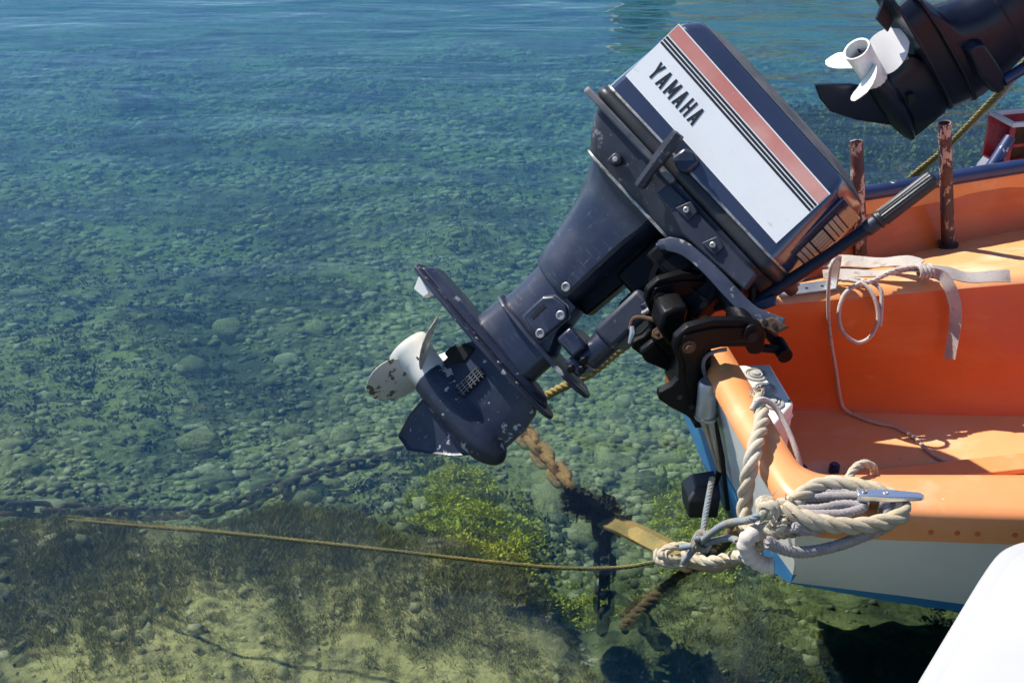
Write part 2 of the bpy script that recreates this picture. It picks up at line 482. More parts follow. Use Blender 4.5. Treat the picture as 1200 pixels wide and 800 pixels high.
def tri_object(name, V, F, mat, parent=None):
    me = bpy.data.meshes.new(name)
    me.vertices.add(len(V)); me.vertices.foreach_set("co", V.astype(np.float32).ravel())
    me.loops.add(len(F)*3); me.loops.foreach_set("vertex_index", F.astype(np.int32).ravel())
    me.polygons.add(len(F))
    me.polygons.foreach_set("loop_start", np.arange(0, len(F)*3, 3, dtype=np.int32))
    me.update(calc_edges=True); me.validate()
    me.polygons.foreach_set("use_smooth", [True]*len(me.polygons))
    me.materials.append(mat)
    return link_mesh(name, me, parent)

small = [stone_mesh(20+k, 1) for k in range(5)]
pts = []
while len(pts) < 30000:
    y = 2.0 + 8.5*random.random()**1.6
    x = (random.random()*2-1)*(0.45*y+0.4)
    if ledge_t(x, y) > 0.5 and random.random() < 0.93: continue
    if x > 0.1 and y < 2.75 and random.random() < 0.92: continue
    if noise.noise(Vector((x*0.95, y*1.15, 9))) < -0.08 and random.random() < 0.8: continue
    s = (0.0045 + 0.017*random.random()**2.5) * (1 + 0.16*max(0, y-3))
    pts.append((x, y, bed(x, y)+s*0.1, s, random.uniform(0, 6.28)))
gv, gf = scatter_join("g", small, pts, M_gravel)
tag(tri_object("gravel", gv, gf, M_gravel), "small rounded gravel covering the seabed", "gravel", kind="stuff")

# weed: tufts of thin blades
def tufts(points, nb, h, w, spread):
    Vs, Fs, off = [], [], 0
    for (x, y, z, sc_) in points:
        k = nb
        a = rng.uniform(0, 2*np.pi, k); rr = spread*sc_*np.sqrt(rng.uniform(0, 1, k))
        bx, by = x + rr*np.cos(a), y + rr*np.sin(a)
        la = rng.uniform(0, 2*np.pi, k); ln = rng.uniform(0.2, 1.0, k)
        hh = h*sc_*rng.uniform(.5, 1.2, k)
        wa = rng.uniform(0, 2*np.pi, k); ww = w*rng.uniform(.7, 1.3, k)
        wx, wy = np.cos(wa)*ww, np.sin(wa)*ww
        mx, my = bx + np.cos(la)*ln*hh*.35, by + np.sin(la)*ln*hh*.35
        tx, ty = bx + np.cos(la)*ln*hh*.9, by + np.sin(la)*ln*hh*.9
        q = np.stack([
            np.stack([bx-wx, by-wy, np.full(k, z)], 1), np.stack([bx+wx, by+wy, np.full(k, z)], 1),
            np.stack([mx-wx, my-wy, z+hh*.6], 1), np.stack([mx+wx, my+wy, z+hh*.6], 1),
            np.stack([tx, ty, z+hh], 1)], 1).reshape(-1, 3)
        b0 = off + np.arange(k)*5
        f = np.concatenate([np.stack([b0, b0+1, b0+3], 1), np.stack([b0, b0+3, b0+2], 1), np.stack([b0+2, b0+3, b0+4], 1)])
        Vs.append(q); Fs.append(f); off += 5*k
    return np.concatenate(Vs), np.concatenate(Fs)

def lumps(points, nl, ls):
    """rounded algae clumps: many small fronds standing on each clump's skin; points (x, y, z, r)"""
    Vs, Fs, off = [], [], 0
    for (x, y, z, r) in points:
        k = nl
        u = rng.uniform(0.02, 1, k); a = rng.uniform(0, 2*np.pi, k)
        sz = np.sqrt(1-u*u)
        n = np.stack([sz*np.cos(a), sz*np.sin(a), u], 1)
        rr = r*(0.75 + 0.35*np.sin(5*a + 7*u + x*40)*np.cos(4*u*3 + y*30))[:, None]*rng.uniform(.85, 1.1, (k, 1))
        c = np.array([x, y, z]) + n*rr*np.array([1, 1, .75])
        d = n + rng.normal(0, .45, (k, 3)); d /= np.linalg.norm(d, axis=1)[:, None]
        t_ = np.cross(d, rng.normal(0, 1, (k, 3))); t_ /= np.linalg.norm(t_, axis=1)[:, None]
        L_ = ls*rng.uniform(.6, 1.5, (k, 1)); W_ = L_*rng.uniform(.25, .5, (k, 1))
        q = np.stack([c - t_*W_*.5 - d*L_*.3, c + t_*W_*.5 - d*L_*.3, c + t_*W_ + d*L_*.45, c + d*L_ + t_*W_*.1, c - t_*W_ + d*L_*.4], 1).reshape(-1, 3)
        b0 = off + np.arange(k)*5
        f = np.concatenate([np.stack([b0, b0+1, b0+2], 1), np.stack([b0, b0+2, b0+4], 1), np.stack([b0+4, b0+2, b0+3], 1)])
        Vs.append(q); Fs.append(f); off += 5*k
    return np.concatenate(Vs), np.concatenate(Fs)
M_turf = mk("brown_algae_turf", (0.26, 0.25, 0.062), 0.9, var=[(3, (0.38, 0.35, 0.095), 0.4, 0.65), (14, (0.11, 0.115, 0.03), 0.45, 0.7)])
M_weed = mk("dark_green_weed", (0.05, 0.058, 0.028), 0.9, var=[(4, (0.032, 0.04, 0.022), 0.4, 0.65), (15, (0.10, 0.10, 0.04), 0.58, 0.72)])
M_bright = mk("yellow_green_weed", (0.60, 0.58, 0.05), 0.85, var=[(18, (0.42, 0.45, 0.04), 0.45, 0.7), (7, (0.20, 0.23, 0.02), 0.58, 0.72)])

pt = []
k = 0
while len(pt) < 12500 and k < 120000:
    k += 1
    x, y = random.uniform(-1.7, 0.75), random.uniform(1.45, 2.85)
    if ledge_t(x, y) < 0.55 and not (x > 0.1 and y > 1.9 and random.random() < 0.4): continue
    f = noise.fractal(Vector((x*2.6, y*2.6, 4)), 1.0, 2.0, 3)
    if f < -0.16 and random.random() < 0.85: continue
    pt.append((x, y, bed(x, y)-0.004, random.uniform(.6, 1.3)*(0.8+0.7*max(0, f))))
v, f = tufts(pt, 22, 0.019, 0.0008, 0.017)
tag(tri_object("algae_turf", v, f, M_turf), "brown furry algae turf on the shallow rock ledge", "algae", kind="stuff")

pt = []
k = 0
while len(pt) < 4200 and k < 60000:
    k += 1
    y = 2.4 + 7.5*random.random()**1.4
    x = (random.random()*2-1)*(0.45*y+0.3)
    if ledge_t(x, y) > 0.4: continue
    f = noise.fractal(Vector((x*0.95, y*1.15, 9)), 1.0, 2.0, 2)
    if f > -0.06: continue
    pt.append((x, y, bed(x, y)-0.005, random.uniform(.7, 1.4)*(1+0.06*(y-3))))
v, f = lumps([(a_, b_, c_-.012, .030*d_) for a_, b_, c_, d_ in pt[:4200]], 60, 0.010)
tag(tri_object("sea_weed", v, f, M_weed), "dark weed growing in patches on the stony bottom", "weed", kind="stuff")

def bush(name, label, c, r, n, sc_, fine_=1.0, mat=None):
    P = []
    for i in range(n):
        a, q = random.uniform(0, 6.28), math.sqrt(random.random())
        x, y = c[0] + r[0]*q*math.cos(a), c[1] + r[1]*q*math.sin(a)
        lump = 0.5+0.5*noise.noise(Vector((x*14, y*14, 2)))
        z = bed(x, y) + r[2]*(1-q*q)*lump*random.uniform(.2, 1)
        P.append((x, y, z-.01, .028*sc_*fine_*random.uniform(.5, 1.4)))
    v, f = lumps(P[:max(20, n//3)], 190, 0.0065*fine_)
    return tag(tri_object(name, v, f, mat or M_bright), label, "seaweed", "bright seaweed bushes under the motor")
bush("seaweed_bush", "yellow green seaweed bush just below the motor's skeg", (-0.17, 3.12, 0), (0.12, 0.10, 0.13), 270, 1.0)
bush("seaweed_bush", "wide yellow green seaweed bush behind the slack rope", (-0.10, 2.90, 0), (0.20, 0.11, 0.11), 420, 1.0)
bush("seaweed_bush", "low green seaweed fringe at the edge of the rock ledge", (0.10, 2.60, 0), (0.26, 0.10, 0.07), 380, 1.0)
bush("seaweed_bush", "green seaweed bush in the shade beside the boat's transom", (0.52, 2.95, 0), (0.13, 0.28, 0.10), 380, 1.0)
bush("seaweed_bush", "deep green seaweed bed beyond the boat's far rail", (1.85, 5.3, 0), (1.05, 1.05, 0.06), 1700, 1.4, 2.2, mk("deep_green_weed", (0.10, 0.19, 0.02), 0.85, var=(5, (0.05, 0.10, 0.015), 0.4, 0.65)))

# ------------------------------------------------------------------ the water
M_water = bpy.data.materials.new("water")
M_water.use_nodes = True
t = M_water.node_tree
for n in list(t.nodes): t.nodes.remove(n)
N = t.nodes
out = N.new("ShaderNodeOutputMaterial")
mixs = N.new("ShaderNodeMixShader")
tr = N.new("ShaderNodeBsdfTransparent")
gl = N.new("ShaderNodeBsdfGlossy"); gl.inputs["Roughness"].default_value = 0.015
fr = N.new("ShaderNodeFresnel"); fr.inputs["IOR"].default_value = 1.33
geo = N.new("ShaderNodeNewGeometry")
def wave(scale, stretch, detail, rot=0.0):
    mp = N.new("ShaderNodeMapping"); mp.inputs["Scale"].default_value = stretch
    mp.inputs["Rotation"].default_value = (0, 0, rot)
    t.links.new(geo.outputs["Position"], mp.inputs["Vector"])
    nn = N.new("ShaderNodeTexNoise"); nn.inputs["Scale"].default_value = scale
    nn.inputs["Detail"].default_value = detail; nn.inputs["Roughness"].default_value = 0.5
    nn.inputs["Distortion"].default_value = 0.3
    t.links.new(mp.outputs[0], nn.inputs["Vector"])
    return nn.outputs["Fac"]
w1 = wave(1.6, (0.55, 1.5, 1), 3, R_(-8))
w2 = wave(7.0, (0.40, 1.4, 1), 2, R_(10))
ad = N.new("ShaderNodeMath"); ad.operation = 'MULTIPLY_ADD'
t.links.new(w2, ad.inputs[0]); ad.inputs[1].default_value = 0.16; t.links.new(w1, ad.inputs[2])
bp = N.new("ShaderNodeBump"); bp.inputs["Strength"].default_value = 1.0; bp.inputs["Distance"].default_value = 0.020
t.links.new(ad.outputs[0], bp.inputs["Height"])
t.links.new(bp.outputs[0], gl.inputs["Normal"]); t.links.new(bp.outputs[0], fr.inputs["Normal"])
rf = N.new("ShaderNodeBsdfRefraction"); rf.inputs["IOR"].default_value = 1.06; rf.inputs["Roughness"].default_value = 0.0
bp2 = N.new("ShaderNodeBump"); bp2.inputs["Strength"].default_value = 1.0; bp2.inputs["Distance"].default_value = 0.10
t.links.new(ad.outputs[0], bp2.inputs["Height"]); t.links.new(bp2.outputs[0], rf.inputs["Normal"])
mxt = N.new("ShaderNodeMixShader"); mxt.inputs[0].default_value = 0.30
t.links.new(tr.outputs[0], mxt.inputs[1]); t.links.new(rf.outputs[0], mxt.inputs[2])
t.links.new(fr.outputs[0], mixs.inputs[0]); t.links.new(mxt.outputs[0], mixs.inputs[1]); t.links.new(gl.outputs[0], mixs.inputs[2])
t.links.new(mixs.outputs[0], out.inputs["Surface"])
va = N.new("ShaderNodeVolumeAbsorption"); va.inputs["Color"].default_value = (0.05, 0.74, 0.91, 1); va.inputs["Density"].default_value = 0.38
vs = N.new("ShaderNodeVolumeScatter"); vs.inputs["Color"].default_value = (0.05, 0.38, 1.0, 1); vs.inputs["Density"].default_value = 0.15
va_ = N.new("ShaderNodeAddShader")
t.links.new(va.outputs[0], va_.inputs[0]); t.links.new(vs.outputs[0], va_.inputs[1])
t.links.new(va_.outputs[0], out.inputs["Volume"])
v, f = box(-58, 58, -7, 118, -6, 0)
tag(mesh("water", v, f, M_water, smooth=0), "calm clear harbour water", "water", kind="structure")

# ------------------------------------------------------------------ far shore (seen mirrored in the water)
M_hill = mk("scrub_hillside", (0.36, 0.33, 0.26), 0.95, var=[(0.25, (0.14, 0.15, 0.08), 0.4, 0.6), (1.2, (0.3, 0.27, 0.2), 0.6, 0.75)])
hv, hf = [], []
hx = np.linspace(1.5, 75, 60); hk = np.linspace(0, 1, 8)
for k_ in hk:
    for x in hx:
        e = min(1, (x-1.5)/6.0)
        top = (14.8 + 2.2*noise.noise(Vector((x*0.11, 0, 7))) + 0.9*noise.noise(Vector((x*0.6, 0, 1))))*sstep(e)
        hv.append((x + 0.5*noise.noise(Vector((x, k_*9, 2))), 46 + 22*k_ + 1.5*noise.noise(Vector((x*.3, k_*5, 4))), -1.0 + (top+1.0)*math.sin(k_*math.pi/2)))
nn_ = len(hx)
for j in range(len(hk)-1):
    for i in range(nn_-1):
        hf.append((j*nn_+i, j*nn_+i+1, (j+1)*nn_+i+1, (j+1)*nn_+i))
tag(mesh("hills", hv, hf, M_hill, smooth=180), "scrubby hillside mirrored in the water", "hill", kind="structure")
house = empty("waterside_house", T3(4.4, 44, 0))
tag(house, "pale waterside tower house mirrored at the top of the picture", "house")
M_house = mk("lime_wash", (0.72, 0.68, 0.6), 0.85, var=(1, (0.6, 0.56, 0.48), 0.4, 0.7))
v, f = box(-0.9, 0.9, -1, 1, -0.5, 9.3); mesh("wall", v, f, M_house, house)
v, f = loft([[(-1.1, -1.2, 9.3), (1.1, -1.2, 9.3), (1.1, 1.2, 9.3), (-1.1, 1.2, 9.3)], [(-.05, -.05, 10.2), (.05, -.05, 10.2), (.05, .05, 10.2), (-.05, .05, 10.2)]])
mesh("roof", v, f, mk("roof_tile", (0.3, 0.13, 0.08), 0.8), house)
for zz in (2.0, 4.6, 7.2):
    v, f = box(-0.35, 0.35, -1.04, -1.0, zz, zz+1.2); mesh("window", v, f, M_gap, house)

# ------------------------------------------------------------------ the orange boat
MB = T3(.374, 2.333, 0) @ RZ(R_(10.6)) @ RX(R_(2.3))
boat = tag(empty("open_boat", MB), "orange open boat with white topsides, carrying the tilted motor on its transom", "boat")
B = lambda n, vf, m, **k: mesh(n, vf[0], vf[1], m, k.pop("parent", boat), **k)

def rk(z): return 0.100 - 0.27*z
st = []   # keel, q1, q2, chine, mid, sheer  (y negative side)
st.append([(rk(-.06), 0, -.06), (rk(-.03), -.13, -.03), (rk(.05), -.29, .05), (rk(.160), -.462, .160), (rk(.28), -.53, .28), (rk(.40), -.57, .40)])
def sta(x, kz, q1, q2, ch, mi, sh):
    st.append([(x, 0, kz), (x, *q1), (x, *q2), (x, *ch), (x, *mi), (x, *sh)])
sta(.25, -.09, (-.14, -.07), (-.30, -.01), (-.497, .115), (-.57, .25), (-.615, .40))
sta(.46, -.11, (-.15, -.09), (-.31, -.04), (-.535, .078), (-.61, .22), (-.655, .40))
sta(1.0, -.14, (-.17, -.12), (-.36, -.08), (-.625, .055), (-.695, .2), (-.735, .41))
sta(1.8, -.14, (-.17, -.12), (-.35, -.08), (-.62, .06), (-.705, .22), (-.755, .44))
sta(2.6, -.12, (-.10, -.10), (-.22, -.06), (-.37, .08), (-.50, .28), (-.60, .50))
sta(3.3, -.06, (-.03, -.04), (-.07, .0), (-.12, .08), (-.20, .34), (-.28, .57))
sta(3.65, .10, (-.004, .12), (-.006, .16), (-.01, .22), (-.015, .42), (-.02, .60))
def side_rings(idx):
    near = [[s[i] for i in idx] for s in st]
    far = [[(s[i][0], -s[i][1], s[i][2]) for i in idx] for s in st]
    return near, far
for which, rings in enumerate(side_rings([3, 4, 5])):
    rings = [[r[0], tuple(Vector(r[0]).lerp(Vector(r[1]), .05 + .18*min(1, i))), r[1], r[2]] for i, r in enumerate(rings)]
    fine = []
    for a, b in zip(rings, rings[1:]):
        for k in range(6):
            fine.append([tuple(Vector(p).lerp(Vector(q), k/6)) for p, q in zip(a, b)])
    fine.append(rings[-1])
    B("hull_side", loft([r[1:] for r in fine], False, False), M_hullwhite, smooth=40)
    B("boot_stripe", loft([r[:2] for r in fine], False, False), M_boot, smooth=40)
full = [[s[i] for i in (3, 2, 1, 0)] + [(s[i][0], -s[i][1], s[i][2]) for i in (1, 2, 3)] for s in st]
B("hull_bottom", loft(full, False, False), M_boot, smooth=40)
# transom: white above, blue below, split along the paint line
edge_n = [(-.455, .152), (-.505, .222), (-.53, .28), (-.57, .40)]
paint = [(-.490, .206), (-.369, .176), (-.25, .150), (-.149, .137), (0, .150)]
up = [(-.57, .40), (-.53, .28)] + paint + [(-y, z) for y, z in paint[:-1]][::-1] + [(.53, .28), (.57, .40)]
lo = paint + [(-y, z) for y, z in paint[:-1]][::-1] + [(.462, .160), (.29, .05), (.13, -.03), (0, -.06), (-.13, -.03), (-.29, .05), (-.462, .160)]
def on_transom(o, d=0): return [(rk(z)-d, y, z) for y, z in o]
def slab(o, th=.03):
    a, b = on_transom(o), on_transom(o, -th)
    return loft([a, b])
B("transom", slab(up), M_hullwhite, smooth=0)
B("transom_foot", slab(lo), M_boot, smooth=0)

# gunwale rim
outer = [(3.3, -.30, .6), (2.6, -.63, .52), (1.8, -.785, .46), (1.0, -.765, .435), (.6, -.715, .43), (.35, -.663, .43), (.134, -.612, .43), (.06, -.597, .43),
         (.02, -.58, .43), (-.008, -.55, .43), (-.02, -.50, .43), (-.021, -.385, .43), (-.017, -.198, .43), (-.012, 0, .43), (-.017, .2, .43), (-.02, .44, .43),
         (-.005, .50, .43), (.04, .53, .43), (.35, .575, .432), (.65, .618, .434), (.89, .668, .434), (1.125, .71, .435), (1.8, .785, .46), (2.6, .63, .52), (3.3, .30, .6)]
inner = [(3.2, -.20), (2.5, -.50), (1.8, -.66), (1.0, -.64), (.6, -.578), (.419, -.546), (.15, -.497), (.104, -.490),
         (.075, -.482), (.057, -.466), (.048, -.44), (.050, -.37), (.056, -.164), (.060, 0), (.056, .2), (.05, .40),
         (.058, .45), (.085, .49), (.36, .545), (.65, .588), (.89, .638), (1.125, .68), (1.8, .75), (2.5, .50), (3.2, .20)]
rings = []
for (ox, oy, z), (ix, iy) in zip(outer, inner):
    O, I = Vector((ox, oy)), Vector((ix, iy))
    d = (I-O); w = d.length; d = d/w
    r = min(.022, w*.3)
    lip = -.03 if (ox < .03 and abs(oy) < .54) else -.058
    prof = [(0, lip), (0, max(-.03, lip*.6)), (.004, -.012), (.35*r+.002, -.003), (r*1.3, .001), (w*.5, .004), (w-r*1.3, .002), (w-.35*r, -.003), (w-.002, -.012), (w, -.03), (w, -.06)]
    rings.append([(O.x+d.x*a, O.y+d.y*a, z+h) for a, h in prof])
fine = []
for j in range(len(rings[0])):
    fine.append(catmull([r[j] for r in rings], 5))
rings = list(map(list, zip(*fine)))
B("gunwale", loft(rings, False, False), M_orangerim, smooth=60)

# liner: inner wall, floor, side bench
iw = []
for (ox, oy, z), (ix, iy) in list(zip(outer, inner))[2:18]:
    d = Vector((ix-ox, iy-oy)).normalized()*.001
    k_ = 95 if oy < -.3 else (20 if ix < .2 else 8)
    if ox < .03 and abs(oy) < .45: k_ = 45
    iw.append([(ix-d.x, iy-d.y, z-.045), (ix+d.x*k_*.5, iy+d.y*k_*.5, .25), (ix+d.x*k_*1.9, iy+d.y*k_*1.9, .05)])
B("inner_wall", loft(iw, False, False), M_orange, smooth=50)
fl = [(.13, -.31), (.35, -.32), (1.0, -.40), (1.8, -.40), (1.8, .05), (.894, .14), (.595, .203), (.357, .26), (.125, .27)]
B("floor", plate(fl, .035, .05), M_orangelitfade, smooth=0)
bx_ = [.10, .2, .357, .45, .60, .894, 1.2, 1.8]
by_b = [.262, .260, .254, .236, .198, .136, .09, .05]
by_f = [.42, .43, .445, .465, .51, .595, .655, .70]
rings = []
for x, yb, yf in zip(bx_, by_b, by_f):
    rings.append([(x, yb-.012, .048), (x, yb, .062), (x, yb+(.262-yb)*.35, .15), (x, yb+(.262-yb)*.8, .28), (x, .258, .318), (x, .264, .336), (x, .276, .347),
                  (x, .295, .350), (x, .34, .342), (x, yf, .282)])
fine = list(map(list, zip(*[catmull([r[j] for r in rings], 4) for j in range(len(rings[0]))])))
nb = 5
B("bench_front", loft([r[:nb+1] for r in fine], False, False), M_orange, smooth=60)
B("bench_top", loft([r[nb:] for r in fine], False, False), M_orangelitfade, smooth=60)
rings = []
for i in range(14, 23):
    (ox, oy, z), (ix, iy) = outer[i], inner[i]
    if i < 17: continue
    yb = float(np.interp(ix, bx_, by_f))
    rings.append([(ix, iy+.002, z-.04), (ix-.005, (iy+yb)/2+.006, .345), (ix-.01, yb+.010, .295), (ix-.012, yb-.004, .2825)])
B("far_wall", loft(rings, False, False), M_orange, smooth=60)
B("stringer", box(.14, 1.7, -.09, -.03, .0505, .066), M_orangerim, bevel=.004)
for x, y in ((.275, .0), (.35, -.005)):
    B("drain_plug", join(cyl((x, y, .05), (x, y, .068), .012), cyl((x, y, .068), (x, y, .072), .008)), M_bluepipe)
fd = []
for (x, w_, z) in ((1.72, .71, .445), (1.8, .70, .452), (2.1, .635, .475), (2.5, .505, .508), (2.9, .34, .55), (3.2, .20, .588), (3.3, .10, .60)):
    fd.append([(x, w_*q, z + .03*(1-q*q)) for q in (-1, -.6, -.25, 0, .25, .6, 1)])
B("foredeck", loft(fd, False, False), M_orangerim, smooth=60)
B("bulkhead", loft([[(1.722, .70*q, .444 + .03*(1-q*q)) for q in (-1, -.5, 0, .5, 1)], [(1.724, .56*q, .05) for q in (-1, -.5, 0, .5, 1)]], False, False), M_orange, smooth=0)
# far rail and posts
pp = [(-.0, .485, .446), (.30, .54, .447), (.65, .592, .448), (.89, .641, .449), (1.125, .683, .450), (1.8, .75, .48), (2.5, .58, .53)]
B("rail", tube(catmull(pp, 6), .0195, 14), M_bluepipe, smooth=60)
for P0, P1 in ((Vector((.612, .525, .290)), Vector((.568, .560, .600))), (Vector((.872, .570, .292)), Vector((.800, .575, .628)))):
    rin, ro = .0135, .0165
    Lp = (P1-P0).length
    Mp = T3(*P0) @ (P1-P0).to_track_quat('X', 'Z').to_matrix().to_4x4()
    vf = lathe([(0, ro), (Lp*.3, ro*1.01), (Lp*.6, ro*.99), (Lp-.002, ro), (Lp, ro*.97), (Lp-.001, rin), (Lp-.09, rin*.98), (Lp-.091, .0005)], 20, True)
    p = B("rail_post", vf, M_post, smooth=40, M=Mp)
    B("post_bore", lathe([(Lp-.03, rin*.97), (Lp-.029, rin*.97)], 16, True), M_gap, parent=p, M=Mp)
    B("foot_flange", cyl(P0-Vector((0, 0, .004)), P0+Vector((0, 0, .006)), .026, 16), M_post, parent=p)
B("oar_stub", tube([(1.03, .70, .44), (1.075, .72, .50), (1.085, .725, .515)], [.016, .016, .0145], 12), M_bluepipe)
# cleat
cl = B("cleat", join(
    loft([[(-.006, -.010, .018), (-.006, .010, .018), (-.006, .010, .030), (-.006, -.010, .030)],
          [(.05, -.011, .020), (.05, .011, .020), (.05, .011, .031), (.05, -.011, .031)],
          [(.096, -.008, .025), (.096, .008, .025), (.096, .008, .032), (.096, -.008, .032)],
          [(.102, -.003, .026), (.102, .003, .026), (.102, .003, .031), (.102, -.003, .031)]]),
    box(-.004, .016, -.0085, .0085, -.006, .0185), box(.030, .048, -.0085, .0085, -.006, .0205)), M_alu, bevel=.002,
    M=T3(.088, -.598, .438) @ RZ(R_(-17)))
for dx in (.006, .040):
    B("screw", lathe([(0, .0045), (.0012, .0045), (.0018, .003), (.0012, .002)], 12, True), M_steel, parent=cl, smooth=40,
      M=T3(.088, -.598, .438) @ RZ(R_(-17)) @ T3(dx, 0, .0303) @ RY(R_(-90)))
# rod holder on transom: capped tube with two tapering stays
rh = B("rod_holder", join(tube([(-.018, -.14, .330), (-.018, -.14, .405), (-.018, -.14, .411)], [.020, .020, .017], 20),
                          tube([(-.016, -.14, .326), (-.016, -.14, .332)], [.0235, .0235], 20)), M_galv, smooth=40)
B("stay", tube([(-.022, -.128, .330), (.012, -.118, .235), (.035, -.113, .17)], [.009, .006, .003], 10), M_galv, parent=rh)
B("stay", tube([(-.010, -.152, .330), (.018, -.13, .235), (.037, -.117, .17)], [.009, .006, .003], 10), M_galv, parent=rh)
B("strap_rod", tube([(-.004, -.155, .330), (.03, -.135, .22), (.05, -.12, .13), (.062, -.118, .07)], .005, 8), M_black, parent=rh)
# angle bracket on the bench
ab = B("angle_bracket", join(box(0, .145, -.022, .022, .0, .004), box(.141, .145, -.022, .022, .0038, .085)), M_galv, bevel=.0015,
       M=T3(.29, .290, .3525) @ RZ(R_(5)))
for dx in (.03, .075, .115):
    B("bolt_hole", lathe([(0, .004), (.0008, .004)], 10, True), M_gap, parent=ab, M=T3(.29, .290, .3525) @ RZ(R_(5)) @ T3(dx, -.004, .0042) @ RY(R_(-90)))
# round rubbing marks on the gunwale lip
for x in (.21, .252, .285, .345):
    y = np.interp(x, [.134, .35], [-.612, -.663])
    B("lip_rivet", lathe([(0, .005), (.0015, .0045), (.002, .003)], 10, True), M_orange, M=T3(x, y-.0003, .392) @ RZ(R_(-103)), smooth=40)

# ------------------------------------------------------------------ junction box and block on the transom
jb = tag(empty("junction_box", MB @ T3(.052, -.215, .30)), "cream plastic junction box with rubber grommets inside the transom", "box")
o = mesh("case", *plate([(0, -.075), (.085, .012), (.092, .16), (.006, .17)], -.03, .083), M_boxw, jb, bevel=.006, seg=3)
mesh("lid_seam", *plate([(-.001, -.077), (.087, .011), (.094, .161), (.005, .172)], .052, .056), M_boxw, jb, bevel=.001)
for x, y in ((.046, .122), (.046, .067), (.042, .018)):
    prof = [(0, .024), (.004, .0235), (.0055, .0195), (.0035, .0188), (.0035, .0155), (.007, .0145), (.0055, .0125), (.0055, .0095), (.009, .0085), (.0105, .002)]
    mesh("grommet", *lathe(prof, 22, True), M_grommet, jb, smooth=25, M=T3(x, y, .0826) @ RY(R_(-90)))
mesh("corner_screw", *lathe([(0, .004), (.002, .0035)], 10, True), M_steel, jb, M=T3(.08, .02, .083) @ RY(R_(-90)))

fb = tag(empty("rubber_block", MB @ T3(.045, -.02, .035)), "black rubber block hanging low on the transom by the waterline", "block")
mesh("body", *loft([[(-.045, -.035, -.03), (.02, -.04, -.035), (.03, .03, -.03), (-.04, .03, -.03)],
                   [(-.050, -.04, .02), (.02, -.045, .02), (.03, .035, .02), (-.045, .035, .02)],
                   [(-.03, -.025, .045), (.02, -.03, .048), (.025, .025, .048), (-.025, .025, .045)]]), M_rubber, fb, bevel=.004)
mesh("arm", *tube([(.01, -.02, .03), (.02, -.03, .10), (.01, -.06, .17)], .007, 8), M_black, fb)

# ------------------------------------------------------------------ the big outboard motor
MM = T3(.426, 2.56, .672) @ RZ(R_(10.6)) @ RY(R_(46)) @ RZ(R_(-43))
motor = tag(empty("outboard_motor", MM), "navy outboard motor with white and red decal, tilted up over the water", "outboard motor")
toM = MM.inverted() @ MB        # boat coordinates -> motor coordinates
P = lambda n, vf, m, **k: mesh(n, vf[0], vf[1], m, k.pop("parent", motor), **k)

def plan(xb, xc, xf_, w, rb=.03, nseg=4):
    h = [(xb, 0), (xb, -(w-rb)*.5), (xb, -(w-rb))]
    for k in range(1, nseg+1):
        a = math.pi/2*k/nseg
        h.append((xb+rb-rb*math.cos(a), -(w-rb)-rb*math.sin(a)))
    for q in (.2, .4, .6, .8):
        h.append((xb+rb + (xc-.022-xb-rb)*q, -w))
    h += [(xc-.022, -w), (xc-.012, -w+.0015), (xc-.004, -w+.006), (xc, -w+.012)]
    n0 = len(h)
    h += [(xc+(xf_-xc)*.36, -w*.62), (xc+(xf_-xc)*.7, -w*.32), (xf_, 0)]
    m = [(x, -y) for x, y in h[1:-1]][::-1]
    return h + m
SL = .042
def ring(z, *a, **k):
    s = SL*max(0, min(1, z/.16))
    return [(x, y, z - s*(x+.26)) for x, y in plan(*a, **k)]
rings = [ring(-.022, -.275, .238, .286, .137), ring(.0, -.275, .238, .286, .137),
         ring(.08, -.269, .231, .277, .1345), ring(.176, -.262, .224, .268, .1315), ring(.181, -.260, .222, .266, .130),
         ring(.205, -.249, .212, .254, .112), ring(.209, -.245, .208, .249, .107), ring(.222, -.20, .16, .20, .06, rb=.02), ring(.230, -.16, .12, .15, .012, rb=.005)]
cowl = P("cowl", loft(rings), M_cowl, smooth=22, bevel=.003)
# worn top skin
top = [ring(.2105, -.243, .206, .247, .105), ring(.2242, -.20, .16, .20, .06, rb=.02), ring(.2322, -.16, .12, .15, .012, rb=.005)]
P("top_skin", loft(top), M_topworn, parent=cowl, smooth=60)
def ys_(z): return -.137 + .0055*z/.176
def deck(x0, x1, zb0, zb1, zt0, zt1, off, n=12):
    """decal quad strip on the cowl's side; z given at the back (0) and front (1) end"""
    rr = []
    for i in range(n+1):
        q = i/n; x = x0+(x1-x0)*q
        zb, zt = zb0+(zb1-zb0)*q, zt0+(zt1-zt0)*q
        rr.append([(x, ys_(zb)-off, zb), (x, ys_(zt)-off, zt)])
    return loft(rr, False, False)
P("white_decal", deck(-.258, .216, .022, .010, .172, .151, .0012), M_white, parent=cowl, smooth=0, fix=False)
P("red_stripe", deck(-.2565, .214, .141, .121, .1695, .1485, .0018), M_red, parent=cowl, smooth=0, fix=False)
for k in range(3):
    zb = .1185 + k*.0074; zf = .0985 + k*.0074
    P("black_stripe", deck(-.2565, .214, zb, zf, zb+.0050, zf+.0050, .0018), M_ink, parent=cowl, smooth=0, fix=False)
G = {'Y': [((.17, 1), (.5, .42)), ((.83, 1), (.5, .42)), ((.5, .5), (.5, 0))],
     'A': [((.5, 1), (.17, 0)), ((.5, 1), (.83, 0)), ((.3, .27), (.7, .27))],
     'M': [((.14, 0), (.14, 1)), ((.86, 0), (.86, 1)), ((.15, 1), (.5, .2)), ((.85, 1), (.5, .2))],
     'H': [((.17, 0), (.17, 1)), ((.83, 0), (.83, 1)), ((.2, .5), (.8, .5))]}
lx = -.226
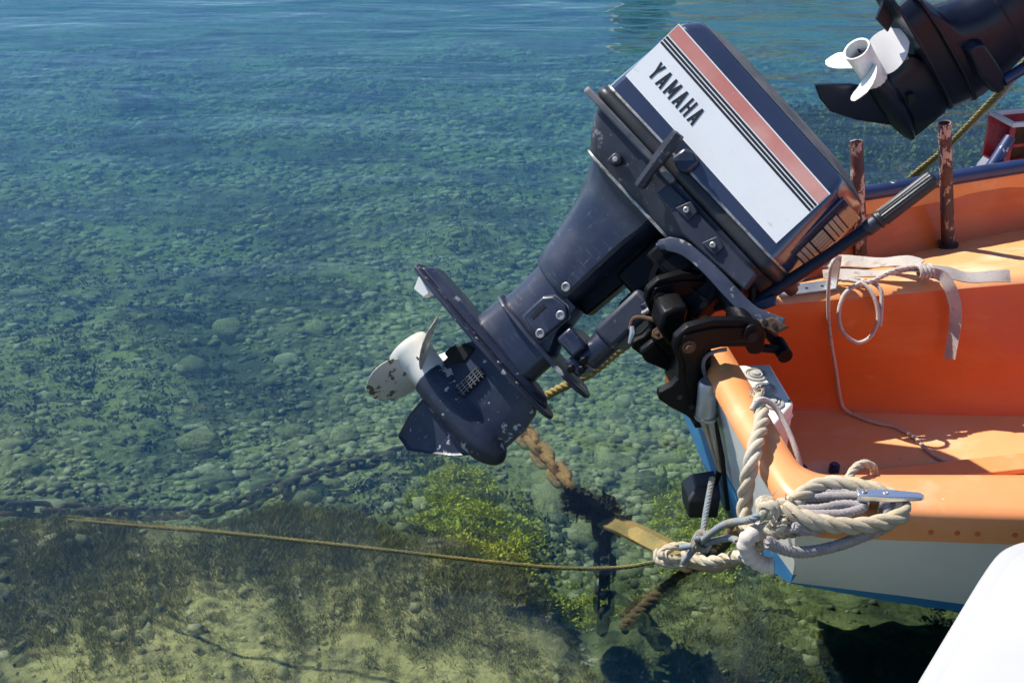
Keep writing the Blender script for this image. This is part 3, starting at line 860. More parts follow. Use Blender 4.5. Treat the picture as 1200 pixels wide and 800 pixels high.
for ch in "YAMAHA":
    w = {'M': .0225, 'H': .0180, 'Y': .0185, 'A': .0190}[ch]; hh = .0385
    V, F = [], []
    for k, (a, b) in enumerate(G[ch]):
        off = .0019 + .00012*k
        if a[1] == b[1]:
            q = [(a[0], a[1]-.07), (b[0], a[1]-.07), (b[0], a[1]+.07), (a[0], a[1]+.07)]
        else:
            tk = .16 if ch != 'M' else .125
            q = [(a[0]-tk, a[1]), (a[0]+tk, a[1]), (b[0]+tk, b[1]), (b[0]-tk, b[1])]
        n = len(V)
        for u, z in q:
            zz = .055 + z*hh - .043*(lx+u*w+.226); V.append((lx+u*w, ys_(zz)-off, zz))
        F.append((n, n+1, n+2, n+3))
    P("letter", (V, F), M_ink, parent=cowl, smooth=0, fix=False)
    lx += w + .0062
# front vent on the angled nose of the cowl
A0, A1 = Vector((.236, -.120, 0)), Vector((.285, 0, 0))
du = (A1-A0).normalized(); nrm = Vector((du.y, -du.x, 0)); nrm = nrm if nrm.x > 0 else -nrm
zt = Vector((-.045, 0, 1)).normalized()
MV = Matrix(((du.x, nrm.x, zt.x, A0.x), (du.y, nrm.y, zt.y, A0.y), (du.z, nrm.z, zt.z, A0.z), (0, 0, 0, 1)))
vp = P("vent_panel", box(.012, .112, -.004, .003, .015, .165), M_cowl, parent=cowl, bevel=.002, M=MV)
P("vent_recess", box(.030, .104, .0, .0036, .020, .135), M_gap, parent=cowl, M=MV)
for z0, z1, hor in ((.022, .058, True), (.061, .094, False), (.097, .133, True)):
    if hor:
        for k in range(3):
            zz = z0 + k*(z1-z0)/3
            P("vent_slat", box(.034, .102, .0, .0062, zz+.001, zz+(z1-z0)/3-.001), M_vent, parent=cowl, bevel=.001, M=MV)
    else:
        for k in range(6):
            uu = .036 + k*.0112
            P("vent_slat", box(uu, uu+.0085, .0, .0062, z0, z1), M_vent, parent=cowl, bevel=.001, M=MV)
# seal, rim, pan
def flat(z, *a, **k): return [(x, y, z) for x, y in plan(*a, **k)]
P("rubber_seal", loft([flat(-.020, -.276, .240, .288, .138), flat(-.024, -.282, .246, .294, .1435), flat(-.034, -.284, .248, .296, .145),
                       flat(-.044, -.281, .245, .293, .142), flat(-.047, -.274, .238, .286, .136)]), M_rubber, smooth=50)
P("chrome_trim", loft([flat(-.019, -.2765, .2395, .2875, .1385), flat(-.0165, -.2775, .2405, .2885, .1395), flat(-.0135, -.2765, .2395, .2875, .1382)], True, False), M_steel, smooth=60)
# pan rim at the stern side, stepped
rim = [(-.302, -.075), (-.300, -.140), (-.292, -.151), (-.17, -.152), (-.158, -.146), (-.02, -.146), (-.02, -.12), (-.26, -.12), (-.27, -.075), (-.27, .075), (-.26, .12), (.0, .12), (.0, .146), (-.29, .148), (-.302, .12)]
P("pan_rim", plate(rim, -.062, -.047), M_greyrim, bevel=.004)
pan = P("lower_pan", loft([flat(-.0475, -.262, .225, .272, .134), flat(-.075, -.258, .225, .272, .132), flat(-.112, -.236, .19, .235, .120), flat(-.140, -.215, .05, .10, .104)]), M_navyworn, smooth=40, bevel=.003)
P("seam_trim", loft([flat(-.139, -.2185, .052, .102, .1065), flat(-.1425, -.2195, .053, .103, .1075), flat(-.1455, -.2175, .051, .101, .1055)], True, True), M_steel, parent=pan, smooth=50)
sp = P("side_panel", prism([(-.022, -.062), (.236, -.058), (.244, -.098), (.07, -.112), (.03, -.100), (-.028, -.096)], -.148, -.118), M_navyworn, parent=pan, bevel=.004)
for x, z in ((.045, -.073), (.135, -.082)):
    P("bolt_lug", prism([(x-.02, z-.014), (x+.018, z-.012), (x+.018, z+.014), (x-.008, z+.018)], -.154, -.147), M_navyworn, parent=pan, bevel=.002)
    P("bolt", join(xf(lathe([(0, .0065), (.004, .0065), (.005, .005), (.0048, .0025), (.002, .002)], 8, True), T3(x, -.154, z) @ RZ(R_(-90)))), M_steel, parent=pan, smooth=30)
P("pan_lug", join(prism([(-.155, -.125), (-.135, -.122), (-.128, -.105), (-.138, -.095), (-.155, -.10)], -.14, -.115)), M_navyworn, parent=pan, bevel=.004)
P("bolt", xf(lathe([(0, .0065), (.003, .006), (.0035, .003)], 10, True), T3(-.142, -.14, -.109) @ RZ(R_(-90))), M_steel, parent=pan, smooth=30)
# latch lever
lev = [Vector((-.060, -.150, -.108)), Vector((-.062, -.156, -.09)), Vector((-.069, -.170, -.03)), Vector((-.073, -.180, .010)), Vector((-.074, -.182, .020))]
lv = P("latch_lever", ribbon(catmull(lev, 5), [.010]*9+[.0125]*5+[.011]*6+[.008], .011, up=(0, -1, 0)), M_navyworn, bevel=.003)
P("lever_pin", xf(lathe([(0, .004), (.002, .004)], 12, True), T3(-.059, -.1655, -.098) @ RZ(R_(-90))), M_gap, parent=lv)
P("lever_pin", xf(lathe([(0, .004), (.002, .004)], 12, True), T3(-.064, -.178, -.058) @ RZ(R_(-90))), M_gap, parent=lv)
P("latch_hook", prism([(-.058, -.025), (-.024, -.032), (-.010, -.022), (-.010, .008), (-.03, .016), (-.054, .010)], -.152, -.135), M_navy, bevel=.006)
# drive leg
def leg_ring(z, xt, xl, w, nose):
    h = [(xt, 0), (xt+.006, -w*.32), (xt+.03, -w*.72), (xt+.07, -w*.97), (xl-.04, -w), (xl-.004, -w), (xl+.004, -w*.9), (xl+.004+nose*.16, -w*.45), (xl+.004+nose*.22, -w*.2)]
    return [(x, y, z) for x, y in h + [(x, -y) for x, y in h[1:]][::-1]]
leg = P("drive_leg", loft([leg_ring(-.1455, -.228, -.010, .095, .07), leg_ring(-.165, -.214, -.012, .082, .055), leg_ring(-.19, -.203, -.018, .070, .052), leg_ring(-.222, -.190, -.024, .062, .052),
                           leg_ring(-.26, -.177, -.026, .058, .050), leg_ring(-.296, -.167, -.027, .056, .050), leg_ring(-.35, -.156, -.028, .055, .050), leg_ring(-.388, -.149, -.028, .055, .050), leg_ring(-.398, -.140, -.032, .050, .046)]), M_navy, smooth=32)
P("lower_leg", loft([leg_ring(-.392, -.136, -.002, .044, .045), leg_ring(-.46, -.134, .008, .040, .05), leg_ring(-.505, -.136, .03, .042, .055)]), M_navy, smooth=32)
for x, z, yy in ((-.040, -.376, -.0555), (-.002, -.425, -.058), (-.004, -.485, -.058)):
    P("bolt", join(xf(lathe([(0, .0105), (.003, .0105), (.0042, .009), (.0042, .0065), (.002, .006), (.002, .0)], 16, True), T3(x, yy, z) @ RZ(R_(-90)))), M_steel, parent=leg, smooth=30)
P("leg_front_shade", prism([(-.030, -.165), (.030, -.165), (.026, -.30), (.020, -.395), (-.030, -.395)], .006, .056), M_black, bevel=.006)  # added black slab standing for the leg's shaded front face
cp = P("cover_plate", prism([(-.062, -.49), (.006, -.500), (.012, -.415), (-.010, -.402), (-.045, -.408), (-.062, -.428)], -.058, -.04), M_navy, bevel=.006, seg=3)
P("slot", box(-.047, -.039, -.0590, -.05, -.476, -.436), M_gap, parent=cp)
P("gasket_edge", prism([(-.064, -.492), (.008, -.502), (.014, -.414), (-.010, -.400), (-.047, -.406), (-.064, -.427)], -.0475, -.0455), M_greyrim, parent=cp)
# splash plate and anti-ventilation plate
def sym(h): return h + [(x, -y) for x, y in h if abs(y) > 1e-6][::-1]
P("splash_plate", loft([[(x, y, -.5125) for x, y in sym([(-.150, 0), (-.142, -.030), (-.11, -.056), (-.02, -.068), (.08, -.064), (.135, -.045), (.158, -.018), (.16, 0)])],
                        [(x, y, -.503) for x, y in sym([(-.146, 0), (-.138, -.028), (-.108, -.053), (-.02, -.065), (.08, -.061), (.132, -.043), (.154, -.017), (.156, 0)])]]), M_chip, bevel=.0025)
P("leg_neck", loft([leg_ring(-.595, -.150, .03, .034, .065), leg_ring(-.512, -.142, .03, .036, .075)]), M_navy, smooth=32)
avp = P("ventilation_plate", loft([[(x, y, z) for x, y in sym([(-.325, 0), (-.325, -.045), (-.312, -.072), (-.26, -.082), (-.10, -.084), (.02, -.072), (.09, -.05), (.13, -.02), (.138, 0)])] for z in (-.606, -.596)]), M_chip, bevel=.002)
P("plate_ridge", loft([[(x, y, -.5965) for x, y in sym([(-.315, 0), (-.312, -.048), (-.20, -.058), (-.02, -.052), (.08, -.035), (.12, 0)])],
                       [(x, y, -.578) for x, y in sym([(-.30, 0), (-.296, -.034), (-.20, -.044), (-.02, -.040), (.07, -.025), (.10, 0)])]]), M_navy, parent=avp, bevel=.006, seg=3)
for x, y in ((-.305, -.06), (-.272, -.074), (-.09, -.074), (-.02, -.062), (.04, -.055)):
    P("bolt", lathe([(0, .005), (.0015, .005), (.002, .003)], 10, True), M_steel, parent=avp, smooth=30, M=T3(x, y, -.596) @ RY(R_(-90)))
# gearcase
AX = -.752
def gear_ring(x, r, zt_, wt):
    """torpedo section with the strut running up to the plate"""
    pts_ = []
    for k in range(13):
        a = R_(40 + (320-40)*k/12)      # from upper right round the bottom
        pts_.append((x, r*math.sin(a), AX + r*math.cos(a)))
    s = math.sin(R_(40))
    up_ = [(x, -wt, AX + r*.95), (x, -wt, zt_)]
    return [(x, wt, zt_), (x, wt, AX + r*.95)] + pts_ + up_
gc = P("gearcase", loft([gear_ring(-.128, .040, -.655, .004), gear_ring(-.122, .047, -.640, .010), gear_ring(-.10, .050, -.604, .020), gear_ring(-.05, .051, -.604, .029), gear_ring(.0, .051, -.604, .033),
                         gear_ring(.05, .049, -.604, .031), gear_ring(.085, .044, -.604, .022), gear_ring(.105, .036, -.625, .010), gear_ring(.116, .026, -.665, .004)]), M_chip, smooth=40)
P("nose_cone", lathe([(.100, .036), (.112, .031), (.122, .024), (.130, .015), (.134, .006), (.135, .0005)], 20, True), M_chip, parent=gc, smooth=60, M=T3(0, 0, AX))
P("exhaust_notch", prism([(-.135, -.688), (-.105, -.690), (-.085, -.665), (-.092, -.625), (-.118, -.640), (-.135, -.665)], -.026, .026), M_gap, parent=gc, bevel=.004)
sk = [(-.098, -.798), (-.092, -.850), (-.074, -.902), (-.034, -.905), (.004, -.872), (.050, -.828), (.075, -.795)]
P("skeg", loft([[(x, -.010, z) for x, z in sk], [(x*.9-.002, -.0045, -.80+(z+.80)*.93) for x, z in sk]][::-1] + [[(x, .010, z) for x, z in sk]]), M_chip, parent=gc, bevel=.002)
wi = P("water_intake", prism([(-.052, -.712), (-.026, -.716), (-.030, -.645), (-.050, -.645)], -.0415, -.03), M_gap, parent=gc)
for k in range(4):
    P("intake_bar", prism([(-.053+.0068*k, -.713), (-.0512+.0068*k, -.713), (-.0512+.0062*k, -.645), (-.053+.0062*k, -.645)], -.0435, -.035), M_greyrim, parent=gc)
for k in range(6):
    P("intake_bar", prism([(-.052, -.708+.0115*k), (-.026, -.709+.0115*k), (-.026, -.7065+.0115*k), (-.052, -.7055+.0115*k)], -.0432, -.035), M_greyrim, parent=gc)
P("trim_tab", prism([(-.300, -.607), (-.250, -.607), (-.255, -.635), (-.285, -.640)], -.05, -.02), M_propw, parent=gc, bevel=.001)

# propeller
def blade(r0, r1, chord, pitch_in, pitch_out, rake, n=9, m=9, th=.006):
    """one screw blade pointing along +z about the x axis"""
    top_, bot_ = [], []
    for i in range(n):
        q = i/(n-1); r = r0 + (r1-r0)*q
        c = chord*math.sqrt(max(0.0, 1-((q-.48)/.56)**2))*.98 + .004
        pit = R_(pitch_in + (pitch_out-pitch_in)*q)
        rt, rb = [], []
        for j in range(m):
            s = (j/(m-1)-.5)*c*2
            ax = -s*math.sin(pit) + rake*q
            ar = s*math.cos(pit)/r
            t_ = th*(1-.75*q)*(1-(2*j/(m-1)-1)**2)*.5 + .0008
            for lst, sg in ((rt, 1), (rb, -1)):
                lst.append((ax + sg*t_*math.cos(pit), r*math.sin(ar) + sg*t_*math.sin(pit)*.5, r*math.cos(ar)))
        top_.append(rt); bot_.append(rb[::-1])
    return loft([a+b for a, b in zip(top_, bot_)])
def propeller(parent, ax_z, x_front, x_aft, rf, ra, Mh, Mbl, blades, br, chord, flip=1, thick=.006):
    prof = [(x_front, rf*.6), (x_front, rf), (x_front-.02, rf*1.02), ((x_front+x_aft)/2, rf*1.04), (x_aft+.02, ra*.97), (x_aft+.002, ra), (x_aft, ra*.985), (x_aft+.001, ra*.86), (x_aft+.03, ra*.83), (x_aft+.06, ra*.75)]
    pr = mesh("propeller_hub", *lathe(prof, 28, True), Mh, parent, smooth=50, M=T3(0, 0, ax_z))
    xm = (x_front*.55 + x_aft*.45)
    for a in blades:
        mesh("blade", *blade(rf*.9, br, chord, 38*flip, 24*flip, -.02, th=thick), Mbl if not isinstance(Mbl, dict) else Mbl[a], pr, smooth=60, M=T3(xm, 0, ax_z) @ RX(R_(a)))
    for k in range(5):
        a = 2*math.pi*k/5
        mesh("hub_web", *box(x_aft+.03, x_aft+.055, -.002, .002, 0, ra*.84), M_gap, pr, M=T3(0, 0, ax_z) @ RX(a))
    return pr
propeller(motor, AX, -.120, -.214, .042, .052, M_prop, {160: M_blade, 40: M_blade, -80: M_prop}, (160, 40, -80), .134, .058, 1)

# swivel bracket, mounts
sw = P("swivel_bracket", join(box(.066, .128, -.052, .05, -.395, -.262), box(.072, .120, -.040, .04, -.262, -.20)), M_navyworn, bevel=.012, seg=3)
P("steering_tube", cyl((.098, -.012, -.455), (.098, -.012, -.375), .031, 22), M_navy, parent=sw, bevel=.004)
P("pivot_cap", prism([(.10, -.285), (.145, -.262), (.115, -.222)], -.062, -.01), M_navy, parent=sw, bevel=.004)
P("grease_nipple", tube([(.118, -.058, -.29), (.122, -.062, -.275), (.13, -.064, -.268)], .006, 8), M_steel, parent=sw)
P("lower_mount", join(box(.028, .085, -.058, .045, -.468, -.425), box(.075, .12, -.045, .03, -.49, -.462)), M_navy, bevel=.007)
for x, y, z in ((.098, -.05, -.484), (.114, -.046, -.468), (.104, -.05, -.452)):
    P("mount_nut", xf(lathe([(0, .0095), (.012, .0095), (.014, .006)], 6, True), T3(x, y, z) @ RZ(R_(-80))), M_black, smooth=0)
P("mount_dark_fill", join(box(.03, .12, -.07, .07, -.205, -.138), box(.10, .20, -.06, .06, -.215, -.115), box(.004, .075, -.02, .10, -.285, -.15), box(.05, .11, .0, .10, -.33, -.2)), M_black, bevel=.01)  # mount enlarged with black blocks that stand for the darkness under the pan
P("engine_base", join(box(.08, .225, -.09, .09, -.135, -.085), tube([(.22, -.07, -.10), (.235, -.08, -.14), (.215, -.06, -.17)], .008, 8),
                      tube([(.235, -.04, -.09), (.262, -.05, -.13), (.235, -.02, -.165)], .006, 8), box(.2, .25, -.05, .04, -.10, -.06)), M_black, bevel=.006)
P("cable", tube(catmull([(.23, -.06, -.08), (.262, -.085, -.105), (.258, -.07, -.14), (.22, -.04, -.16)], 6), .005, 8), M_rust)
P("flywheel_rib", join(xf(lathe([(0, .07), (.006, .072), (.006, .06), (.003, .058)], 28), T3(.13, -.064, -.185) @ RZ(R_(-90))), xf(lathe([(0, .02), (.008, .018)], 18, True), T3(.13, -.064, -.185) @ RZ(R_(-90))),
                      *[xf(box(-.003, .003, -.006, 0, .015, .062), T3(.13, -.064, -.185) @ RY(R_(a))) for a in (20, 80, 140, 200, 260, 320)]), M_black, smooth=40)
# steering arm bar (grey, worn)
bar = [(.050, -.120, -.166), (.066, -.128, -.146), (.10, -.132, -.128), (.152, -.134, -.120), (.22, -.134, -.120), (.281, -.134, -.118), (.312, -.134, -.106), (.345, -.134, -.090)]
sa = P("steering_arm", ribbon(catmull(bar, 5), [.006]*2+[.011]*3+[.015]*31, .008, up=(.1, -1, 0)), M_bar, bevel=.004)
P("arm_end", prism([(.305, -.128), (.348, -.112), (.356, -.083), (.32, -.092)], -.150, -.122), M_rust, parent=sa, bevel=.003)
for x, z in ((.318, -.110), (.337, -.101)):
    P("bolt", xf(lathe([(0, .005), (.002, .005)], 10, True), T3(x, -.150, z) @ RZ(R_(-90))), M_gap, parent=sa)
P("arm_link", prism([(.258, -.118), (.278, -.122), (.30, -.075), (.285, -.06)], -.10, -.085), M_navy, parent=sa, bevel=.003)
# tiller
th0, th1 = Vector((.262, -.075, -.125)), Vector((.304, -.058, .155))
tl = P("tiller", tube([th0, th0.lerp(th1, .3), th0.lerp(th1, .7), th1], [.014, .013, .012, .0135], 14), M_glossblack, smooth=50)
dv = Vector((.012, -.004, .13)).normalized()
c0 = th1
P("tiller_collar", tube([c0-dv*.002, c0+dv*.002, c0+dv*.022, c0+dv*.026], [.0145, .0165, .0165, .015], 16), M_navyworn, parent=tl, smooth=40)
g0 = c0+dv*.026
gp = [(0, .017), (.003, .019), (.008, .019), (.009, .0165), (.012, .0165), (.013, .0185), (.125, .0185), (.132, .0175), (.138, .013), (.140, .004)]
def ribbed(p0, d, prof, n=40):
    T_ = d.normalized(); u = T_.cross(Vector((0, 1, 0))).normalized(); w_ = T_.cross(u)
    rr = []
    for s, r in prof:
        rr.append([p0 + T_*s + (u*math.cos(2*math.pi*k/n) + w_*math.sin(2*math.pi*k/n))*(r - (.0016 if (k % 2 and .012 < s < .13) else 0)) for k in range(n)])
    return loft(rr)
P("tiller_grip", ribbed(g0, dv, gp), M_rubber, parent=tl, smooth=25)
# clamp bracket: fixed to the boat's transom
oc = [(-.062, .522), (-.084, .500), (-.086, .475), (-.074, .445), (-.070, .405), (-.085, .388), (-.108, .378), (-.108, .362), (-.085, .342), (-.050, .318), (-.020, .29), (.0, .27), (.022, .27), (-.002, .36),
      (-.022, .42), (-.026, .450), (-.015, .466), (.01, .470), (.062, .466), (.070, .45), (.076, .446), (.092, .446), (.100, .458), (.102, .49), (.09, .513), (.05, .526), (-.01, .532)]
for yy, nm in ((-.115, "clamp_bracket"), (.085, "clamp_bracket")):
    cb = P(nm, prism(oc, yy, yy+.022), M_black, bevel=.003, seg=2, M=toM)
    cx_, cz_ = -.02, .46
    rim_ = [(-.070, .505), (-.078, .478), (-.062, .445), (-.058, .400), (-.04, .345), (-.010, .30), (.006, .30), (-.016, .36), (-.034, .42), (-.038, .455), (-.022, .482), (.06, .482), (.085, .480), (.088, .495), (.06, .512), (-.01, .518), (-.05, .512)]
    P("bracket_rib", prism(rim_, yy-.005, yy+.002), M_black, parent=cb, bevel=.002, M=toM)
    P("rim_clip", xf(tube(catmull([(-.012, yy-.004, .395), (-.024, yy-.004, .43), (-.022, yy-.004, .452), (-.006, yy-.004, .464), (.02, yy-.004, .467)], 5), .004, 8), toM), M_greyrim, parent=cb)
    P("bolt", xf(join(lathe([(0, .014), (.003, .014), (.0035, .011)], 18, True), lathe([(.003, .0085), (.010, .0085), (.0115, .006), (.0115, .0)], 6, True)), toM @ T3(-.058, yy-.005, .482) @ RZ(R_(-90))), M_rust, parent=cb, smooth=30)
    for x, z in ((-.066, .364), (-.040, .338), (-.018, .315)):
        P("bolt_hole", xf(lathe([(0, .0065), (.0015, .006), (.0005, .004)], 12, True), toM @ T3(x, yy, z) @ RZ(R_(-90))), M_navyworn, parent=cb, smooth=30)
P("tilt_tube", xf(join(cyl((.068, -.125, .500), (.068, .12, .500), .019, 20), cyl((.068, -.128, .497), (.068, -.124, .497), .012, 16)), toM), M_black, bevel=.003)
P("tube_bore", xf(cyl((.068, -.1295, .495), (.068, -.1275, .495), .0095, 16), toM), M_gap)
P("clamp_screw", xf(join(cyl((.104, -.08, .44), (.155, -.08, .43), .009, 12), cyl((.155, -.10, .425), (.155, -.05, .43), .016, 14), cyl((.10, -.045, .50), (.15, -.045, .435), .012, 12)), toM), M_black, bevel=.003)
P("stern_bracket", xf(prism([(-.075, .49), (-.05, .50), (-.02, .50), (-.03, .41), (-.055, .41), (-.08, .45)], .0, .07), toM), M_black, bevel=.008)
P("thrust_pin_plate", xf(prism([(-.128, .425), (-.10, .45), (-.06, .40), (-.07, .375), (-.115, .40)], -.035, -.015), toM), M_black, bevel=.006)
P("transom_pad", xf(box(-.026, -.004, -.11, .11, .28, .46), toM), M_black, bevel=.003)
# rusty tilt-lock rod and its wing knob
P("tilt_rod", tube(catmull([(.128, -.075, -.330), (.118, -.078, -.312), (.122, -.08, -.300), (.140, -.082, -.285), (.165, -.085, -.272), (.20, -.085, -.268)], 6), .005, 8), M_rust)
P("wing_knob", join(xf(prism([(-.012, -.004), (-.003, -.014), (.010, -.010), (.016, .004), (.004, .012), (-.010, .010)], -.006, .006), T3(.178, -.092, -.290)),
                    cyl((.178, -.10, -.290), (.178, -.07, -.288), .005, 8)), M_rust, bevel=.003)
P("rod_spring", tube([(.128, -.080, -.322), (.14, -.082, -.33), (.15, -.08, -.35)], [.006, .008, .004], 8), M_galv)

# ------------------------------------------------------------------ the second outboard, on the boat behind
M2 = T3(1.275, 3.6, .862) @ RZ(R_(10)) @ RY(R_(50)) @ RZ(R_(12))
mot2 = tag(empty("outboard_motor", M2), "glossy black outboard motor with white propeller on the boat behind", "outboard motor")
Q = lambda n, vf, m, **k: mesh(n, vf[0], vf[1], m, k.pop("parent", mot2), **k)
AX2 = -.355
def gr2(x, r, zt_, wt):
    pts_ = [(x, r*math.sin(R_(40+280*k/12)), AX2 + r*math.cos(R_(40+280*k/12))) for k in range(13)]
    return [(x, wt, zt_), (x, wt, AX2+r*.95)] + pts_ + [(x, -wt, AX2+r*.95), (x, -wt, zt_)]
g2 = Q("gearcase", loft([gr2(.045, .034, -.30, .006), gr2(.06, .037, -.24, .015), gr2(.10, .038, -.222, .028), gr2(.18, .037, -.222, .034), gr2(.24, .031, -.222, .030), gr2(.290, .020, -.222, .018), gr2(.318, .010, -.24, .006)]), M_glossblack, smooth=45)
Q("skeg", loft([[(x, yy, z) for x, z in [(-.082, -.502), (-.03, -.512), (.03, -.508), (.118, -.462), (.235, -.378), (.20, -.36), (.06, -.375), (.0, -.42)]] for yy in (-.007, .007)]), M_glossblack, parent=g2, bevel=.003)
Q("water_intake", prism([(.135, -.315), (.165, -.322), (.172, -.30), (.142, -.295)], -.046, -.03), M_gap, parent=g2)
Q("ventilation_plate", loft([[(x, y, z) for x, y in sym([(-.19, 0), (-.185, -.06), (-.15, -.078), (.05, -.082), (.20, -.07), (.29, -.04), (.325, 0)])] for z in (-.226, -.217)]), M_glossblack, bevel=.002)
Q("trim_tab", prism([(-.155, -.228), (-.085, -.228), (-.06, -.262), (-.12, -.270)], -.007, .007), M_glossblack, bevel=.003)
def lr2(z, xt, xl, w):
    h = [(xt, 0), (xt+.012, -w*.5), (xt+.05, -w*.9), (xt+.10, -w), (xl-.10, -w), (xl-.03, -w*.75), (xl, -w*.3)]
    return [(x, y, z) for x, y in h + [(x, -y) for x, y in h[1:]][::-1]]
Q("leg_neck", loft([lr2(-.218, -.10, .31, .050), lr2(-.160, -.10, .335, .056)]), M_glossblack, smooth=40)
Q("splash_plate", loft([[(x, y, z) for x, y in sym([(-.125, 0), (-.11, -.05), (.0, -.078), (.2, -.08), (.31, -.055), (.352, 0)])] for z in (-.160, -.152)]), M_glossblack, bevel=.002)
Q("drive_leg", loft([lr2(-.152, -.105, .34, .070), lr2(-.135, -.07, .34, .074), lr2(-.115, -.012, .338, .078), lr2(-.08, .012, .33, .082), lr2(-.04, .032, .325, .085), lr2(.03, .04, .31, .088), lr2(.12, .03, .30, .095), lr2(.20, -.03, .31, .12)]), M_glossblack, smooth=40)
Q("panel_seam", loft([lr2(.012, .0385, .3145, .0885), lr2(.018, .0385, .3145, .0888)], True, False), M_gap)
Q("engine_cowl", loft([[(x, y, z) for x, y in plan(*a)] for z, a in ((.20, (-.20, .30, .34, .15)), (.23, (-.24, .33, .37, .17)), (.42, (-.23, .32, .36, .165)), (.52, (-.19, .28, .31, .13)), (.545, (-.12, .2, .22, .07)))]), M_glossblack, smooth=40)
Q("mount_cover", loft([[(x, yy, z) for x, z in o] for yy, o in ((-.07, [(.09, -.13), (.085, -.10), (.105, -.075), (.14, -.07), (.26, -.062), (.315, -.085), (.31, -.115), (.20, -.138)]),
                                                                  (-.108, [(.10, -.125), (.096, -.10), (.112, -.082), (.14, -.078), (.25, -.072), (.30, -.09), (.295, -.110), (.20, -.130)]))]), M_glossblack, bevel=.006, seg=3)
Q("tilt_link", tube([(.275, -.10, -.08), (.29, -.10, .0), (.305, -.09, .12), (.32, -.06, .26)], .017, 14), M_bluepipe)
propeller(mot2, AX2, .062, -.084, .034, .039, M_propw, M_propw, (8, 128, 248), .128, .060, 1, .007)

# ------------------------------------------------------------------ grey inflatable behind
DV = Vector((.68, .73, 0)); DN = Vector((.73, -.68, 0))
infl = tag(empty("inflatable_boat", T3(1.56, 3.76, .15)), "dark grey inflatable boat behind the orange boat's far rail", "boat")
for off in (0, 1.0):
    a = DN*off
    pth = [a, a+DV*.04, a+DV*.10, a+DV*1.0, a+DV*2.2, a+DV*2.8+DN*(.25 if off == 0 else -.25)+Vector((0, 0, .1)), DN*.5+DV*3.2+Vector((0, 0, .18))]
    tb = mesh("side_tube", *tube(catmull(pth[:3], 3)[:-1] + catmull(pth[2:], 8), [.10, .125, .14, .15, .155, .16] + [.17]*33, 26), M_tubegrey, infl, smooth=60)
    mesh("tube_seam", *tube([a+DV*.105, a+DV*.13], [.1685, .1705], 26, False), M_rubber, tb, smooth=60)
a, b = DV*.45+DN*.1, DV*.45+DN*.9
mesh("transom_board", *loft([[tuple(p+Vector((0, 0, z))) for p in (a, b, b+DV*.03, a+DV*.03)] for z in (-.15, .34)]), M_tubegrey, infl, bevel=.005)
mesh("floor_board", *loft([[tuple(p+Vector((0, 0, z))) for p in (a, b, b+DV*2.0, a+DV*2.0)] for z in (-.13, -.11)]), M_tubegrey, infl)

cr = tag(empty("plastic_crate", T3(1.40, 3.44, .375) @ RZ(R_(14))), "red plastic crate with faded top behind the far rail", "crate")
W, D, Hh = .19, .12, .135
mesh("top_frame", *join(box(0, W, 0, .012, Hh-.014, Hh), box(0, W, D-.012, D, Hh-.014, Hh), box(0, .012, .0121, D-.0121, Hh-.014, Hh), box(W-.012, W, .0121, D-.0121, Hh-.014, Hh)), M_cratew, cr, bevel=.002)
for x in (0, .075, .15, W-.012):
    mesh("upright", *box(x, x+.012, .0005, .0125, .0, Hh-.0145), M_crate, cr, bevel=.002)
for z in (0, .062):
    mesh("cross_bar", *box(.0125, W-.0125, .002, .011, z, z+.009), M_crate, cr, bevel=.001)
mesh("back_panel", *box(0, W, D-.008, D-.001, 0, Hh-.0145), M_crate, cr)
mesh("base_panel", *box(.001, W-.001, .013, D-.009, .0, .006), M_crate, cr)
mesh("rusty_slat", *box(.03, .11, .05, .062, .0065, .10), M_rust, cr, M=T3(0, 0, 0) @ RX(R_(8)))

yr = tag(empty("stern_line", T3(0, 0, 0)), "yellow and white mooring lines running up under the second motor", "rope")
for k, off in enumerate((0, .025, .05)):
    mesh("line", *rope([(1.36+off, 4.38, -.12), (1.42+off*.6, 4.30, .03), (1.50+off*.3, 4.22, .17), (1.60+off*.5, 4.15, .36), (1.70+off*.4, 4.08, .55), (1.88, 4.0, .62)], .007, sides=6), M_slimerope if k < 2 else M_cord, yr, smooth=60)

# ------------------------------------------------------------------ white boat in the foreground
wb = tag(empty("white_boat", T3(0, 0, 0)), "bow of a plain white boat in the near right corner", "boat")
ed = [(.10, .62), (.25, .84), (.37, 1.012), (.489, 1.182), (.602, 1.343), (.645, 1.403), (.676, 1.442), (.70, 1.462), (.73, 1.475), (.77, 1.478), (.85, 1.468), (1.05, 1.43), (1.4, 1.32), (1.75, 1.1), (1.9, .7), (1.7, .2), (1.0, -.1), (.4, .1), (.15, .4)]
ed = [(p.x, p.y) for p in catmull([(x, y, 0) for x, y in ed], 4, True)]
ce = Vector((1.0, .75))
def wring(k, z, lift=0): return [(ce.x+(x-ce.x)*k, ce.y+(y-ce.y)*k, z) for x, y in ed]
mesh("hull", *loft([wring(.70, -.10), wring(.80, .05), wring(.90, .30), wring(.965, .46), wring(.985, .505), wring(.993, .525), wring(.997, .537), wring(.995, .546), wring(.985, .552), wring(.96, .556)], True, False), M_wboat, wb, smooth=60)
mesh("deck", *loft([wring(.962, .5555), wring(.93, .566), wring(.88, .580), wring(.75, .607), wring(.60, .625)], True, False), M_wboat, wb, smooth=60)
mesh("cockpit", *loft([wring(.602, .6255), wring(.59, .615), wring(.56, .30), wring(.50, .15), wring(.01, .15)], True, False), M_tubegrey, wb, smooth=50)

